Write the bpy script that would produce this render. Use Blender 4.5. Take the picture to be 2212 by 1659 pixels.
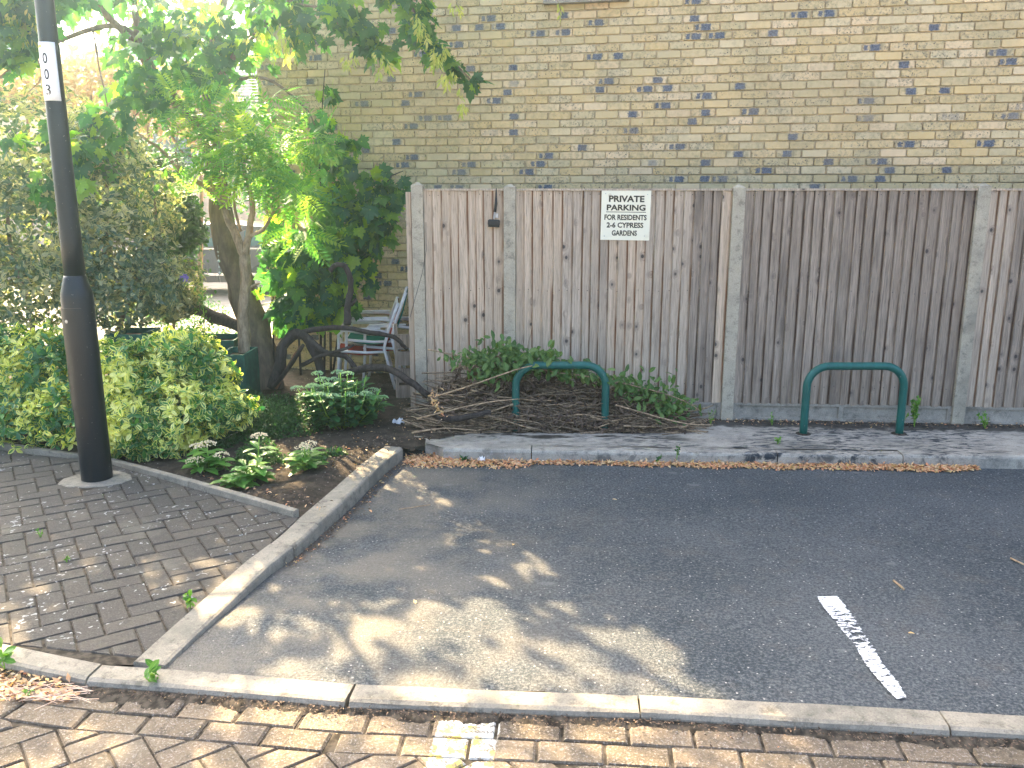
import bpy, math, random
import numpy as np
from mathutils import Vector, Matrix
R = math.radians
random.seed(11); rng = np.random.default_rng(11)
scene = bpy.context.scene
for o in list(bpy.data.objects): bpy.data.objects.remove(o, do_unlink=True)

# ------------------------------------------------------------------ camera, light, exposure
FPX, PITCH, CAMH = 1850.0, R(12.6), 2.0
cd = bpy.data.cameras.new('camera'); cam = bpy.data.objects.new('camera', cd)
scene.collection.objects.link(cam); scene.camera = cam
cd.sensor_width = 36; cd.lens = 36*FPX/2212; cd.clip_start = .05; cd.clip_end = 2000
cam.location = (0, 0, CAMH); cam.rotation_euler = (R(90)-PITCH, 0, 0)
SUN_EL = R(36); SUN_H = Vector((-.565, 1.0)).normalized()         # horizontal direction TOWARDS the sun
world = bpy.data.worlds.new('World'); scene.world = world; world.use_nodes = True
wn = world.node_tree.nodes; wl = world.node_tree.links
bg = wn['Background']; sky = wn.new('ShaderNodeTexSky'); sky.sky_type = 'NISHITA'; sky.sun_disc = False
sky.sun_elevation = SUN_EL; sky.sun_rotation = math.atan2(SUN_H.x, SUN_H.y)
sky.air_density = .8; sky.dust_density = 8.0; sky.ozone_density = .6
wl.new(sky.outputs[0], bg.inputs[0]); bg.inputs[1].default_value = .15
sl = bpy.data.lights.new('sun', 'SUN'); sl.energy = 4.6; sl.angle = R(.5); sl.color = (1, .77, .47)
sun = bpy.data.objects.new('sun', sl); scene.collection.objects.link(sun)
sdir = Vector((SUN_H.x*math.cos(SUN_EL), SUN_H.y*math.cos(SUN_EL), math.sin(SUN_EL)))
sun.rotation_euler = sdir.to_track_quat('Z', 'Y').to_euler()
scene.view_settings.view_transform = 'Standard'; scene.view_settings.look = 'None'
scene.view_settings.gamma = 1; scene.view_settings.exposure = 2.85
scene.render.engine = 'CYCLES'
scene.cycles.max_bounces = 6; scene.cycles.transparent_max_bounces = 8
col = scene.collection

# ------------------------------------------------------------------ helpers
CP, SP = math.cos(PITCH), math.sin(PITCH)
def ray(px, py):
    u, v = (px-1106)/FPX, (py-829.5)/FPX
    return u, CP - v*SP, -SP - v*CP
def P(px, py, z=.1):                       # photo point on a level surface
    a, b, c = ray(px, py); t = (z-CAMH)/c
    return Vector((a*t, b*t, z))
def W(px, py, d):                          # photo point at distance d
    a, b, c = ray(px, py); t = d/b
    return Vector((a*t, d, CAMH+c*t))
def proj(p):
    p = np.atleast_2d(p); y = p[:, 1]; z = p[:, 2]-CAMH
    D = y*CP - z*SP
    return 1106+FPX*p[:, 0]/D, 829.5+FPX*(-z*CP-y*SP)/D, D

class MB:                                   # collects geometry for ONE mesh
    def __init__(s): s.v = []; s.f = []; s.uv = []; s.r = []
    def add(s, vs, fs, r=0., uv=None):
        b = len(s.v); s.v += [tuple(x) for x in vs]
        s.uv += list(uv) if uv is not None else [(0, 0)]*len(vs)
        s.f += [tuple(b+i for i in f) for f in fs]; s.r += [r]*len(vs); return s
    def box(s, c, d, rz=0, r=0., bev=0, axes=None):
        hx, hy, hz = d[0]/2, d[1]/2, d[2]/2
        if bev:
            ring = lambda z, i: [(-hx+i, -hy+i, z), (hx-i, -hy+i, z), (hx-i, hy-i, z), (-hx+i, hy-i, z)]
            vs = ring(-hz, 0)+ring(hz-bev, 0)+ring(hz, bev)
            fs = [(3, 2, 1, 0)]+[(a+k, a+(k+1) % 4, a+4+(k+1) % 4, a+4+k) for a in (0, 4) for k in range(4)]+[(8, 9, 10, 11)]
        else:
            vs = [(x, y, z) for z in (-hz, hz) for x, y in ((-hx, -hy), (hx, -hy), (hx, hy), (-hx, hy))]
            fs = [(3, 2, 1, 0), (4, 5, 6, 7), (0, 1, 5, 4), (1, 2, 6, 5), (2, 3, 7, 6), (3, 0, 4, 7)]
        m = (axes if axes is not None else Matrix.Rotation(rz, 3, 'Z')); c = Vector(c)
        return s.add([m @ Vector(q)+c for q in vs], fs, r)
    def tube(s, pts, rad, n=8, wob=0., cap=True, r=0.):
        pts = [Vector(p) for p in pts]; k = len(pts)
        if not hasattr(rad, '__len__'): rad = [rad]*k
        b = []; up = Vector((.31, .17, .93)); fs = []
        for i in range(k):
            t = (pts[min(i+1, k-1)]-pts[max(i-1, 0)]).normalized()
            x = t.cross(up)
            if x.length < 1e-3: x = t.orthogonal()
            x.normalize(); up2 = x.cross(t); up = up2
            for j in range(n):
                a = 2*math.pi*j/n; q = rad[i]*(1+wob*random.uniform(-1, 1))
                b.append(pts[i]+(x*math.cos(a)+up2*math.sin(a))*q)
        for i in range(k-1):
            for j in range(n):
                fs.append((i*n+j, i*n+(j+1) % n, (i+1)*n+(j+1) % n, (i+1)*n+j))
        if cap: fs += [tuple(range(n))[::-1], tuple((k-1)*n+j for j in range(n))]
        return s.add(b, fs, r, [(0, i/max(k-1, 1)) for i in range(k) for j in range(n)])
    def lathe(s, prof, c=(0, 0, 0), n=24, r=0.):
        vs = []; fs = []; c = Vector(c)
        for (q, z) in prof:
            vs += [c+Vector((q*math.cos(2*math.pi*j/n), q*math.sin(2*math.pi*j/n), z)) for j in range(n)]
        for i in range(len(prof)-1):
            for j in range(n): fs.append((i*n+j, i*n+(j+1) % n, (i+1)*n+(j+1) % n, (i+1)*n+j))
        fs += [tuple(range(n))[::-1], tuple((len(prof)-1)*n+j for j in range(n))]
        return s.add(vs, fs, r)
    def mesh(s, name, m, smooth=False):
        me = bpy.data.meshes.new(name); me.from_pydata(s.v, [], s.f)
        at = me.attributes.new('rnd', 'FLOAT', 'POINT'); at.data.foreach_set('value', np.array(s.r, dtype='f'))
        uvl = me.uv_layers.new(name='UVMap'); li = np.empty(len(me.loops), dtype='i'); me.loops.foreach_get('vertex_index', li)
        uvl.data.foreach_set('uv', np.array(s.uv, dtype='f')[li].ravel())
        if smooth: me.shade_smooth()
        if m: me.materials.append(m)
        me.update(); return me
    def build(s, name, m, parent=None, smooth=False, kind=None):
        return link(name, s.mesh(name, m, smooth), parent, kind)
def link(name, me, parent=None, kind=None):
    o = bpy.data.objects.new(name, me); col.objects.link(o)
    if parent: o.parent = parent
    if kind: o['kind'] = kind
    return o
def tag(o, label, cat, group=None, kind=None):
    o['label'] = label; o['category'] = cat
    if group: o['group'] = group
    if kind: o['kind'] = kind
    return o
def empty(name, label, cat, loc=(0, 0, 0), rz=0, group=None):
    o = bpy.data.objects.new(name, None); col.objects.link(o); o.location = loc; o.rotation_euler = (0, 0, rz)
    return tag(o, label, cat, group)
def copy_tree(o, parent=None):
    c = o.copy(); col.objects.link(c)
    if parent: c.parent = parent
    for ch in list(o.children): copy_tree(ch, c)
    return c
def clip(poly, a, b):                       # keep what lies left of a->b
    out = []; n = len(poly)
    side = lambda p: (b[0]-a[0])*(p[1]-a[1])-(b[1]-a[1])*(p[0]-a[0])
    for i in range(n):
        p, q = poly[i], poly[(i+1) % n]; sp, sq = side(p), side(q)
        if sp >= 0: out.append(p)
        if sp*sq < 0:
            t = sp/(sp-sq); out.append((p[0]+(q[0]-p[0])*t, p[1]+(q[1]-p[1])*t))
    return out
def area(p): return abs(sum(p[i][0]*p[(i+1) % len(p)][1]-p[(i+1) % len(p)][0]*p[i][1] for i in range(len(p))))/2
def inside(pt, poly):
    x, y = pt; c = False; n = len(poly)
    for i in range(n):
        x1, y1 = poly[i][0], poly[i][1]; x2, y2 = poly[(i+1) % n][0], poly[(i+1) % n][1]
        if (y1 > y) != (y2 > y) and x < (x2-x1)*(y-y1)/(y2-y1)+x1: c = not c
    return c
def vnoise(x, y, seed=0):
    def h(i, j): 
        s = math.sin(i*127.1+j*311.7+seed*74.7)*43758.5453; return s-math.floor(s)
    xi, yi = math.floor(x), math.floor(y); fx, fy = x-xi, y-yi; fx = fx*fx*(3-2*fx); fy = fy*fy*(3-2*fy)
    return (h(xi, yi)*(1-fx)+h(xi+1, yi)*fx)*(1-fy)+(h(xi, yi+1)*(1-fx)+h(xi+1, yi+1)*fx)*fy

# ------------------------------------------------------------------ materials
class M:
    def __init__(s, name, rough=.8, spec=.3):
        s.m = bpy.data.materials.new(name); s.m.use_nodes = True; s.t = s.m.node_tree
        s.b = s.t.nodes['Principled BSDF']; s.b.inputs['Roughness'].default_value = rough
        s.b.inputs['Specular IOR Level'].default_value = spec
        s.out = s.t.nodes['Material Output']
    def n(s, ty, **k):
        nd = s.t.nodes.new(ty)
        for a, v in k.items():
            if a.startswith('i_'):
                key = a[2:]; key = int(key) if key.isdigit() else key.replace('_', ' ')
                s.put(nd.inputs[key], v)
            else: setattr(nd, a, v)
        return nd
    def put(s, sock, v):
        if isinstance(v, bpy.types.NodeSocket): s.t.links.new(v, sock)
        elif isinstance(v, (tuple, list)) and len(v) == 3 and sock.type == 'RGBA': sock.default_value = (*v, 1)
        else: sock.default_value = v
    def pos(s): return s.n('ShaderNodeNewGeometry').outputs['Position']
    def obj(s): return s.n('ShaderNodeTexCoord').outputs['Object']
    def mapv(s, v, scale=(1, 1, 1), rot=(0, 0, 0), loc=(0, 0, 0)):
        return s.n('ShaderNodeMapping', i_0=v, i_Scale=scale, i_Rotation=rot, i_Location=loc).outputs[0]
    def noise(s, v, scale, detail=4, rough=.55, dist=0.):
        nd = s.n('ShaderNodeTexNoise', i_Vector=v, i_Scale=scale, i_Detail=detail, i_Roughness=rough, i_Distortion=dist); return nd.outputs['Fac']
    def vor(s, v, scale, feat='F1'):
        nd = s.n('ShaderNodeTexVoronoi', feature=feat); s.put(nd.inputs['Vector'], v); s.put(nd.inputs['Scale'], scale); return nd
    def ramp(s, f, a, b): return s.n('ShaderNodeMapRange', i_0=f, i_1=a, i_2=b, interpolation_type='SMOOTHSTEP').outputs[0]
    def mt(s, op, a, b=0., c=0.): 
        nd = s.n('ShaderNodeMath', operation=op); s.put(nd.inputs[0], a); s.put(nd.inputs[1], b); s.put(nd.inputs[2], c); return nd.outputs[0]
    def mix(s, f, a, b, mode='MIX'):
        nd = s.n('ShaderNodeMix', data_type='RGBA', blend_type=mode); s.put(nd.inputs[0], f); s.put(nd.inputs[6], a); s.put(nd.inputs[7], b); return nd.outputs[2]
    def cr(s, f, stops):
        nd = s.n('ShaderNodeValToRGB', i_0=f); e = nd.color_ramp.elements
        while len(e) < len(stops): e.new(.5)
        for el, (p, c) in zip(e, stops): el.position = p; el.color = (*c, 1)
        return nd.outputs[0]
    def rnd(s):
        a = s.n('ShaderNodeAttribute', attribute_name='rnd').outputs['Fac']; b = s.n('ShaderNodeObjectInfo').outputs['Random']
        return s.mt('FRACT', s.mt('ADD', a, b))
    def attr(s): return s.n('ShaderNodeAttribute', attribute_name='rnd').outputs['Fac']
    def uv(s): return s.n('ShaderNodeUVMap').outputs[0]
    def xyz(s, v): nd = s.n('ShaderNodeSeparateXYZ', i_0=v); return nd.outputs
    def col(s, c): s.put(s.b.inputs['Base Color'], c); return s
    def bump(s, h, st=.4, dist=.01):
        nd = s.n('ShaderNodeBump', i_Strength=st, i_Distance=dist, i_Height=h); s.put(s.b.inputs['Normal'], nd.outputs[0]); return s

def m_plain(name, c, rough=.6, spec=.4, var=.15, sc=12):
    a = M(name, rough, spec); f = a.noise(a.obj(), sc); d = tuple(x*(1-var) for x in c); e = tuple(min(1, x*(1+var)) for x in c)
    a.col(a.mix(a.ramp(f, .35, .65), d, e)); return a.m

def m_asphalt():
    a = M('asphalt', .85, .25); p = a.pos()
    big = a.noise(p, .9, 5); mid = a.noise(p, 7, 4); fine = a.noise(p, 72, 3, .8)
    c = a.mix(a.ramp(big, .35, .68), (.044, .054, .061), (.082, .090, .095))
    c = a.mix(a.mt('MULTIPLY', a.ramp(mid, .5, .75), .5), c, (.11, .10, .088))
    c = a.mix(a.mt('MULTIPLY', a.ramp(fine, .48, .64), .7), c, (.165, .17, .17))
    c = a.mix(a.mt('MULTIPLY', a.ramp(fine, .5, .36), .7), c, (.018, .022, .026))
    v = a.vor(p, 42); c = a.mix(a.mt('MULTIPLY', a.ramp(v.outputs[0], .24, .1), a.ramp(a.xyz(v.outputs['Color'])[0], .80, .84)), c, (.45, .43, .39))
    # dusty pale tint on the left half, its colour warmed to imitate sunlight
    x, y, z = a.xyz(p)
    sunlit_dust = a.mt('MULTIPLY', a.ramp(x, 1.0, -1.2), a.ramp(a.noise(p, 2.3, 5), .38, .62)); c = a.mix(a.mt('MULTIPLY', sunlit_dust, .6), c, (.22, .19, .145))
    # pale round blots
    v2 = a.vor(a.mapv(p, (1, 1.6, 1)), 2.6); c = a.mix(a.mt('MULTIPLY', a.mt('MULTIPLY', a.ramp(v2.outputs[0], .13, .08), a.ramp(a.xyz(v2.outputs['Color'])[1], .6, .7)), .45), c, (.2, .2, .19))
    a.col(c); a.bump(a.mt('ADD', fine, a.mt('MULTIPLY', a.vor(p, 110).outputs[0], .8)), .8, .006); return a.m
def m_concrete(name, c1=(.30, .29, .26), c2=(.20, .20, .18), moss=.0, lic=0.):
    a = M(name, .9, .2); p = a.pos(); f = a.noise(p, 5, 6, .65); g = a.noise(p, 130, 2, .7)
    c = a.mix(a.ramp(f, .3, .7), c1, c2); st_ = a.noise(p, 16, 6, .75); c = a.mix(a.mt('MULTIPLY', a.ramp(st_, .5, .68), .65), c, tuple(x*.35 for x in c2)); c = a.mix(a.mt('MULTIPLY', a.ramp(st_, .44, .3), .4), c, tuple(min(1, x*1.35) for x in c1)); c = a.mix(a.mt('MULTIPLY', a.ramp(g, .5, .75), .5), c, tuple(x*.35 for x in c1))
    c = a.mix(a.mt('MULTIPLY', a.ramp(g, .45, .25), .4), c, tuple(min(1, x*1.5) for x in c1))
    c = a.mix(a.mt('MULTIPLY', a.ramp(a.noise(p, 1.7, 5), .5, .72), .5+moss), c, (.10, .10, .085))
    if lic:
        q = a.mapv(p, (9, 26, 9)); n1 = a.noise(q, 1, 6, .7, .6); x, y, z = a.xyz(p)
        m = a.mt('MULTIPLY', a.ramp(n1, .46, .60), a.ramp(a.noise(p, 1.1, 3), .38, .52))
        c = a.mix(a.mt('MULTIPLY', m, a.ramp(x, -.2, 1.6)), c, (.035, .040, .045))
        c = a.mix(a.mt('MULTIPLY', a.ramp(a.noise(a.mapv(p, (14, 40, 14)), 1, 5, .7), .58, .68), .5), c, (.42, .43, .42))
        # wet black moss patches at the left, dark dirt along the fence foot
        pat = a.mt('MULTIPLY', a.ramp(a.noise(a.mapv(p, (2.2, 9, 1), loc=(3, 1, 0)), 1, 5, .6), .50, .56), a.mt('MULTIPLY', a.mt('MULTIPLY', a.ramp(x, 1.6, 1.1), a.ramp(y, 6.40, 6.46)), a.ramp(x, -.5, -.2)))
        c = a.mix(a.mt('MULTIPLY', pat, .92), c, (.022, .019, .014))
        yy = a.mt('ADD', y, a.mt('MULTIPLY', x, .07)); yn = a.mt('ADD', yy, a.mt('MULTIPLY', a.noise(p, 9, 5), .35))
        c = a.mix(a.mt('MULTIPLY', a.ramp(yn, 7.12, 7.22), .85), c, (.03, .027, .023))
    a.col(c); a.bump(a.mt('ADD', g, f), .5, .004); return a.m
def m_block():
    a = M('paving_block', .88, .25); p = a.pos(); r = a.rnd(); x, y, z = a.xyz(p)
    c = a.cr(r, [(0, (.12, .094, .064)), (.4, (.19, .148, .098)), (.75, (.15, .118, .085)), (1, (.24, .185, .122))])
    g = a.noise(p, 105, 3, .8); c = a.mix(a.mt('MULTIPLY', a.ramp(a.noise(p, 18, 5, .7), .48, .66), .5), c, (.05, .043, .034)); c = a.mix(a.ramp(g, .52, .68), c, (.36, .32, .28)); c = a.mix(a.mt('MULTIPLY', a.ramp(g, .45, .28), .7), c, (.05, .045, .04))
    # footway darkened and greyed, its shade put into the colour; the road is warmer
    c = a.mix(a.mt('MULTIPLY', a.ramp(y, 3.05, 3.3), .72), c, (.060, .059, .056))
    # pale dried silt, and white lichen rings on the footway
    c = a.mix(a.mt('MULTIPLY', a.ramp(a.noise(p, 3.1, 5), .56, .72), .35), c, (.22, .20, .155))
    v = a.vor(a.n('ShaderNodeVectorMath', operation='ADD', i_0=p, i_1=a.n('ShaderNodeTexNoise', i_Vector=p, i_Scale=14.).outputs['Color']).outputs[0], 5.5)
    lic = a.mt('MULTIPLY', a.ramp(v.outputs[0], .30, .2), a.ramp(a.xyz(v.outputs['Color'])[0], .62, .72))
    lic = a.mt('MULTIPLY', lic, a.mt('MULTIPLY', a.ramp(y, 3.2, 3.4), a.ramp(a.noise(p, 26, 4), .36, .5)))
    c = a.mix(a.mt('MULTIPLY', lic, .75), c, (.46, .47, .46))
    # worn white bay mark with yellow remains, painted on the road blocks
    n2 = a.noise(p, 34, 5, .7); xs = a.mt('ADD', x, a.mt('MULTIPLY', a.mt('SUBTRACT', n2, .5), .03))
    xc = a.mt('ADD', x, a.mt('MULTIPLY', y, -.10)); xc = a.mt('ADD', xc, a.mt('MULTIPLY', a.mt('SUBTRACT', n2, .5), .03))
    bm = a.mt('MULTIPLY', a.mt('MULTIPLY', a.ramp(xc, -.565, -.555), a.ramp(xc, -.325, -.335)), a.ramp(y, 2.90, 2.89))
    bm = a.mt('MULTIPLY', bm, a.ramp(a.noise(p, 48, 5, .8), .41, .49))
    pc = a.mix(a.mt('MULTIPLY', a.ramp(a.noise(p, 19, 4), .50, .57), a.ramp(a.noise(p, 7, 3), .40, .50)), (.56, .56, .52), (.58, .45, .12))
    c = a.mix(bm, c, pc); a.col(c); a.bump(a.mt('ADD', g, a.noise(p, 30, 4)), .9, .007); return a.m
def m_brick():
    a = M('stock_brick', .9, .15); r = a.attr(); p = a.pos(); uv = a.xyz(a.uv()); u, v = uv[0], uv[1]
    r2 = a.mt('FRACT', a.mt('MULTIPLY', r, 17.31)); r3 = a.mt('FRACT', a.mt('MULTIPLY', r, 53.7)); r4 = a.mt('FRACT', a.mt('MULTIPLY', r, 91.3))
    c = a.cr(r, [(0, (.58, .455, .24)), (.2, (.68, .53, .29)), (.4, (.54, .45, .26)), (.55, (.66, .55, .34)), (.7, (.74, .58, .37)), (.85, (.62, .47, .23)), (1, (.60, .49, .29))])
    n1 = a.noise(p, 26, 5, .65); c = a.mix(a.mt('MULTIPLY', a.ramp(n1, .4, .7), a.mt('MULTIPLY', r3, .9)), c, (.27, .235, .15))
    c = a.mix(a.mt('MULTIPLY', a.ramp(a.noise(p, 40, 5, .8), .50, .64), a.ramp(r4, .2, .9)), c, (.17, .155, .12))
    c = a.mix(a.mt('MULTIPLY', a.ramp(n1, .5, .3), .35), c, (.55, .49, .36))
    # burnt blue headers: a big and a small dark patch on one brick in seven, plus scattered cinders
    w = a.mt('MULTIPLY', a.mt('SUBTRACT', a.noise(p, 60, 4, .7), .5), .30)
    uu = a.mt('ADD', u, w); vv = a.mt('ADD', v, a.mt('MULTIPLY', w, 1.6)); c0 = a.mt('ADD', a.mt('MULTIPLY', r2, .35), .40)
    du = a.mt('ABSOLUTE', a.mt('SUBTRACT', uu, c0)); dv = a.mt('ABSOLUTE', a.mt('SUBTRACT', vv, .5))
    big = a.mt('MULTIPLY', a.ramp(du, .24, .16), a.ramp(dv, .47, .38))
    du2 = a.mt('ABSOLUTE', a.mt('SUBTRACT', uu, a.mt('SUBTRACT', c0, .36))); sm = a.mt('MULTIPLY', a.ramp(du2, .10, .06), a.ramp(dv, .42, .3))
    on = a.ramp(r3, .80, .83); on2 = a.mt('MULTIPLY', on, a.ramp(r4, .45, .5))
    m = a.mt('MAXIMUM', a.mt('MULTIPLY', big, on), a.mt('MULTIPLY', sm, on2))
    blue = a.mix(a.ramp(a.noise(p, 90, 3), .35, .65), (.028, .045, .085), (.13, .17, .24))
    c = a.mix(a.mt('MULTIPLY', m, .9), c, blue)
    vo = a.vor(p, 34); dots = a.mt('MULTIPLY', a.ramp(vo.outputs[0], .24, .14), a.ramp(a.xyz(vo.outputs['Color'])[0], .66, .70))
    c = a.mix(a.mt('MULTIPLY', dots, a.ramp(r4, .25, .5)), c, (.045, .042, .045))
    c = a.mix(a.mt('MULTIPLY', a.ramp(a.noise(a.mapv(p, (1, 1, .6)), 1.3, 5, .65), .48, .68), .38), c, (.36, .30, .18))
    c = a.mix(a.mt('MULTIPLY', a.ramp(a.noise(a.mapv(p, (1, 1, .5), loc=(5, 2, 1)), 2.1, 4), .55, .7), .25), c, (.24, .23, .19))
    a.col(c); a.bump(a.mt('ADD', n1, a.noise(p, 160, 3)), .5, .004); return a.m
def m_far_brick():
    a = M('far_brick', .9, .15); nd = a.n('ShaderNodeTexBrick'); a.put(nd.inputs['Vector'], a.mapv(a.pos(), (1, 1, 1), (R(90), 0, 0)))
    a.put(nd.inputs['Scale'], 1.); nd.inputs['Brick Width'].default_value = .225; nd.inputs['Row Height'].default_value = .075; nd.inputs['Mortar Size'].default_value = .01
    a.put(nd.inputs['Color1'], (.52, .43, .28)); a.put(nd.inputs['Color2'], (.36, .31, .22)); a.put(nd.inputs['Mortar'], (.42, .38, .31)); a.col(nd.outputs[0]); return a.m
def m_wood(name, a1, a2, edge, dark=.3):
    a = M(name, .85, .2); r = a.rnd(); o = a.obj()
    off = a.n('ShaderNodeCombineXYZ', i_0=a.mt('MULTIPLY', r, 37.), i_1=a.mt('MULTIPLY', r, 11.), i_2=a.mt('MULTIPLY', r, 23.)).outputs[0]
    q = a.n('ShaderNodeVectorMath', operation='ADD', i_0=o, i_1=off).outputs[0]
    kn = a.vor(a.mapv(q, (9.5, 9.5, 7.5)), 1.); kd = kn.outputs[0]; pick = a.ramp(a.xyz(kn.outputs['Color'])[0], .52, .54)
    kmask = a.mt('MULTIPLY', a.ramp(kd, .16, .09), pick); halo = a.mt('MULTIPLY', a.ramp(kd, .40, .12), pick)
    wv = a.n('ShaderNodeVectorMath', operation='ADD', i_0=a.mapv(q, (60, 60, 2.0)), i_1=a.n('ShaderNodeCombineXYZ', i_0=a.mt('MULTIPLY', halo, 3.)).outputs[0]).outputs[0]
    g = a.noise(wv, 1., 5, .65, .4); g2 = a.noise(a.mapv(q, (240, 240, 6)), 1., 3, .7)
    c = a.mix(a.ramp(g, .3, .7), a1, a2); c = a.mix(a.mt('MULTIPLY', r, .5), c, tuple((x+y)*.36 for x, y in zip(a1, a2)))
    c = a.mix(a.mt('MULTIPLY', a.ramp(g2, .48, .66), .65), c, tuple(x*.42 for x in a2))
    c = a.mix(a.mt('MULTIPLY', a.ramp(a.noise(a.mapv(q, (5, 5, 1.1)), 1, 4), .52, .75), dark), c, (.085, .070, .058))
    x = a.xyz(a.uv())[0]; ed = a.ramp(a.mt('ADD', x, a.mt('MULTIPLY', a.mt('SUBTRACT', g, .5), .3)), .74, .93)
    c = a.mix(a.mt('MULTIPLY', ed, a.ramp(a.noise(a.mapv(q, (2, 2, 1.3)), 1, 3), .36, .56)), c, edge)  # dark edge: reddish-brown board edge together with painted-in overlap shadow
    c = a.mix(a.mt('MULTIPLY', halo, .45), c, (.14, .11, .095)); c = a.mix(a.mt('MULTIPLY', kmask, .85), c, (.045, .036, .032))
    a.col(c); a.bump(a.mt('ADD', g, g2), .5, .003); return a.m
def m_bark(name, a1, a2, sc=30, st=.9):
    a = M(name, .95, .15); q = a.mapv(a.obj(), (1, 1, .28)); g = a.noise(q, sc, 6, .7, .8); b = a.noise(a.obj(), 5, 4)
    c = a.mix(a.ramp(g, .35, .65), a2, a1); c = a.mix(a.mt('MULTIPLY', a.ramp(b, .5, .7), .5), c, tuple(x*.5 for x in a2))
    a.col(c); a.bump(g, st, .02); return a.m
def m_leaf(name, stops, tr=.45, rough=.45, margin=None, spec=.4, tgain=1.6):
    a = M(name, rough, spec); r = a.rnd(); r2 = a.mt('FRACT', a.mt('MULTIPLY', r, 7.77))
    c = a.cr(r, stops)
    uv = a.xyz(a.uv())
    if margin:
        mc, lo, hi, amt = margin
        e = a.mt('ADD', uv[0], a.mt('MULTIPLY', a.mt('SUBTRACT', a.noise(a.pos(), 70, 3), .5), .35))
        pn_ = a.ramp(a.noise(a.pos(), 3.6, 3), .40, .60); th = a.mt('SUBTRACT', 1.12, a.mt('MULTIPLY', a.ramp(a.mt('ADD', r2, a.mt('MULTIPLY', a.mt('SUBTRACT', pn_, .5), .9)), 1-amt-.3, 1.05), 1.1))
        k = a.n('ShaderNodeMapRange', i_0=e, i_1=a.mt('SUBTRACT', th, .1), i_2=a.mt('ADD', th, .08)).outputs[0]
        c = a.mix(k, c, a.mix(r, lo, hi))
    else:
        vein = a.ramp(uv[0], .12, .0); c = a.mix(a.mt('MULTIPLY', vein, .35), c, tuple(min(1, x*2.2) for x in stops[-1][1]))
    c = a.mix(a.mt('MULTIPLY', a.noise(a.pos(), 40, 3), .25), c, tuple(x*.5 for x in stops[0][1])); a.col(c)
    t = a.n('ShaderNodeBsdfTranslucent'); tc = a.mix(1., c, (tgain*1.15, tgain*1.15, tgain*.45), 'MULTIPLY'); a.put(t.inputs[0], tc)
    mx = a.n('ShaderNodeMixShader', i_0=tr, i_1=a.b.outputs[0], i_2=t.outputs[0]); a.t.links.new(mx.outputs[0], a.out.inputs[0]); return a.m
def m_soil():
    a = M('soil', .95, .1); p = a.pos(); f = a.noise(p, 9, 6, .7); g = a.noise(p, 60, 4, .7)
    c = a.mix(a.ramp(f, .35, .7), (.045, .036, .028), (.10, .08, .06)); c = a.mix(a.ramp(g, .6, .72), c, (.17, .14, .11))
    v = a.vor(p, 38); c = a.mix(a.mt('MULTIPLY', a.ramp(v.outputs[0], .22, .12), a.ramp(a.xyz(v.outputs['Color'])[0], .8, .84)), c, (.4, .37, .33))
    a.col(c); a.bump(a.mt('ADD', f, g), .9, .02); return a.m
def m_paint(name, c, worn=True):
    a = M(name, .7, .3); p = a.pos(); n1 = a.noise(a.mapv(p, (26, 48, 1)), 1, 4, .7); x, y, z = a.xyz(p); a.col(a.mix(a.ramp(n1, .3, .8), tuple(k*.85 for k in c), c))
    u = a.xyz(a.uv())[0]; e = a.mt('MULTIPLY', a.mt('ABSOLUTE', a.mt('SUBTRACT', u, .5)), 2.); t = a.n('ShaderNodeBsdfTransparent')
    far_ = a.ramp(y, 4.0, 3.5)
    wear = a.mt('SUBTRACT', n1, a.mt('ADD', a.mt('MULTIPLY', far_, .20), a.mt('MULTIPLY', a.ramp(e, .72, 1.), .32)))
    wear = a.mt('ADD', wear, a.mt('MULTIPLY', a.ramp(y, 3.40, 3.28), .08))
    k = a.ramp(wear, .305, .325)
    mx = a.n('ShaderNodeMixShader', i_0=k, i_1=t.outputs[0], i_2=a.b.outputs[0]); a.t.links.new(mx.outputs[0], a.out.inputs[0]); return a.m
def m_sign():
    a = M('sign_plate', .45, .4); p = a.obj(); n1 = a.noise(p, 9, 5, .7); 
    c = a.mix(a.mt('MULTIPLY', a.ramp(n1, .55, .7), .25), (.78, .76, .60), (.55, .50, .34))
    v = a.vor(a.mapv(p, (1, 1, 1)), 16); k = a.mt('MULTIPLY', a.ramp(v.outputs[0], .34, .28), a.ramp(a.xyz(v.outputs['Color'])[0], .86, .88))
    c = a.mix(k, c, (.42, .33, .20)); a.col(c); return a.m
def m_metal(name, c, rough=.35, metal=0., spec=.5, dirt=.0):
    a = M(name, rough, spec); a.b.inputs['Metallic'].default_value = metal; f = a.noise(a.mapv(a.obj(), (6, 6, 1.2)), 3, 5)
    cc = a.mix(a.ramp(f, .4, .7), c, tuple(x*.75 for x in c))
    g = a.noise(a.obj(), 55, 3); cc = a.mix(a.mt('MULTIPLY', a.ramp(g, .70, .74), .6), cc, (.3, .3, .28))
    if dirt: cc = a.mix(a.mt('MULTIPLY', a.ramp(f, .5, .62), dirt), cc, (.10, .07, .05))
    a.col(cc); a.put(a.b.inputs['Roughness'], a.mt('ADD', rough-.05, a.mt('MULTIPLY', f, .2))); return a.m

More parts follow.
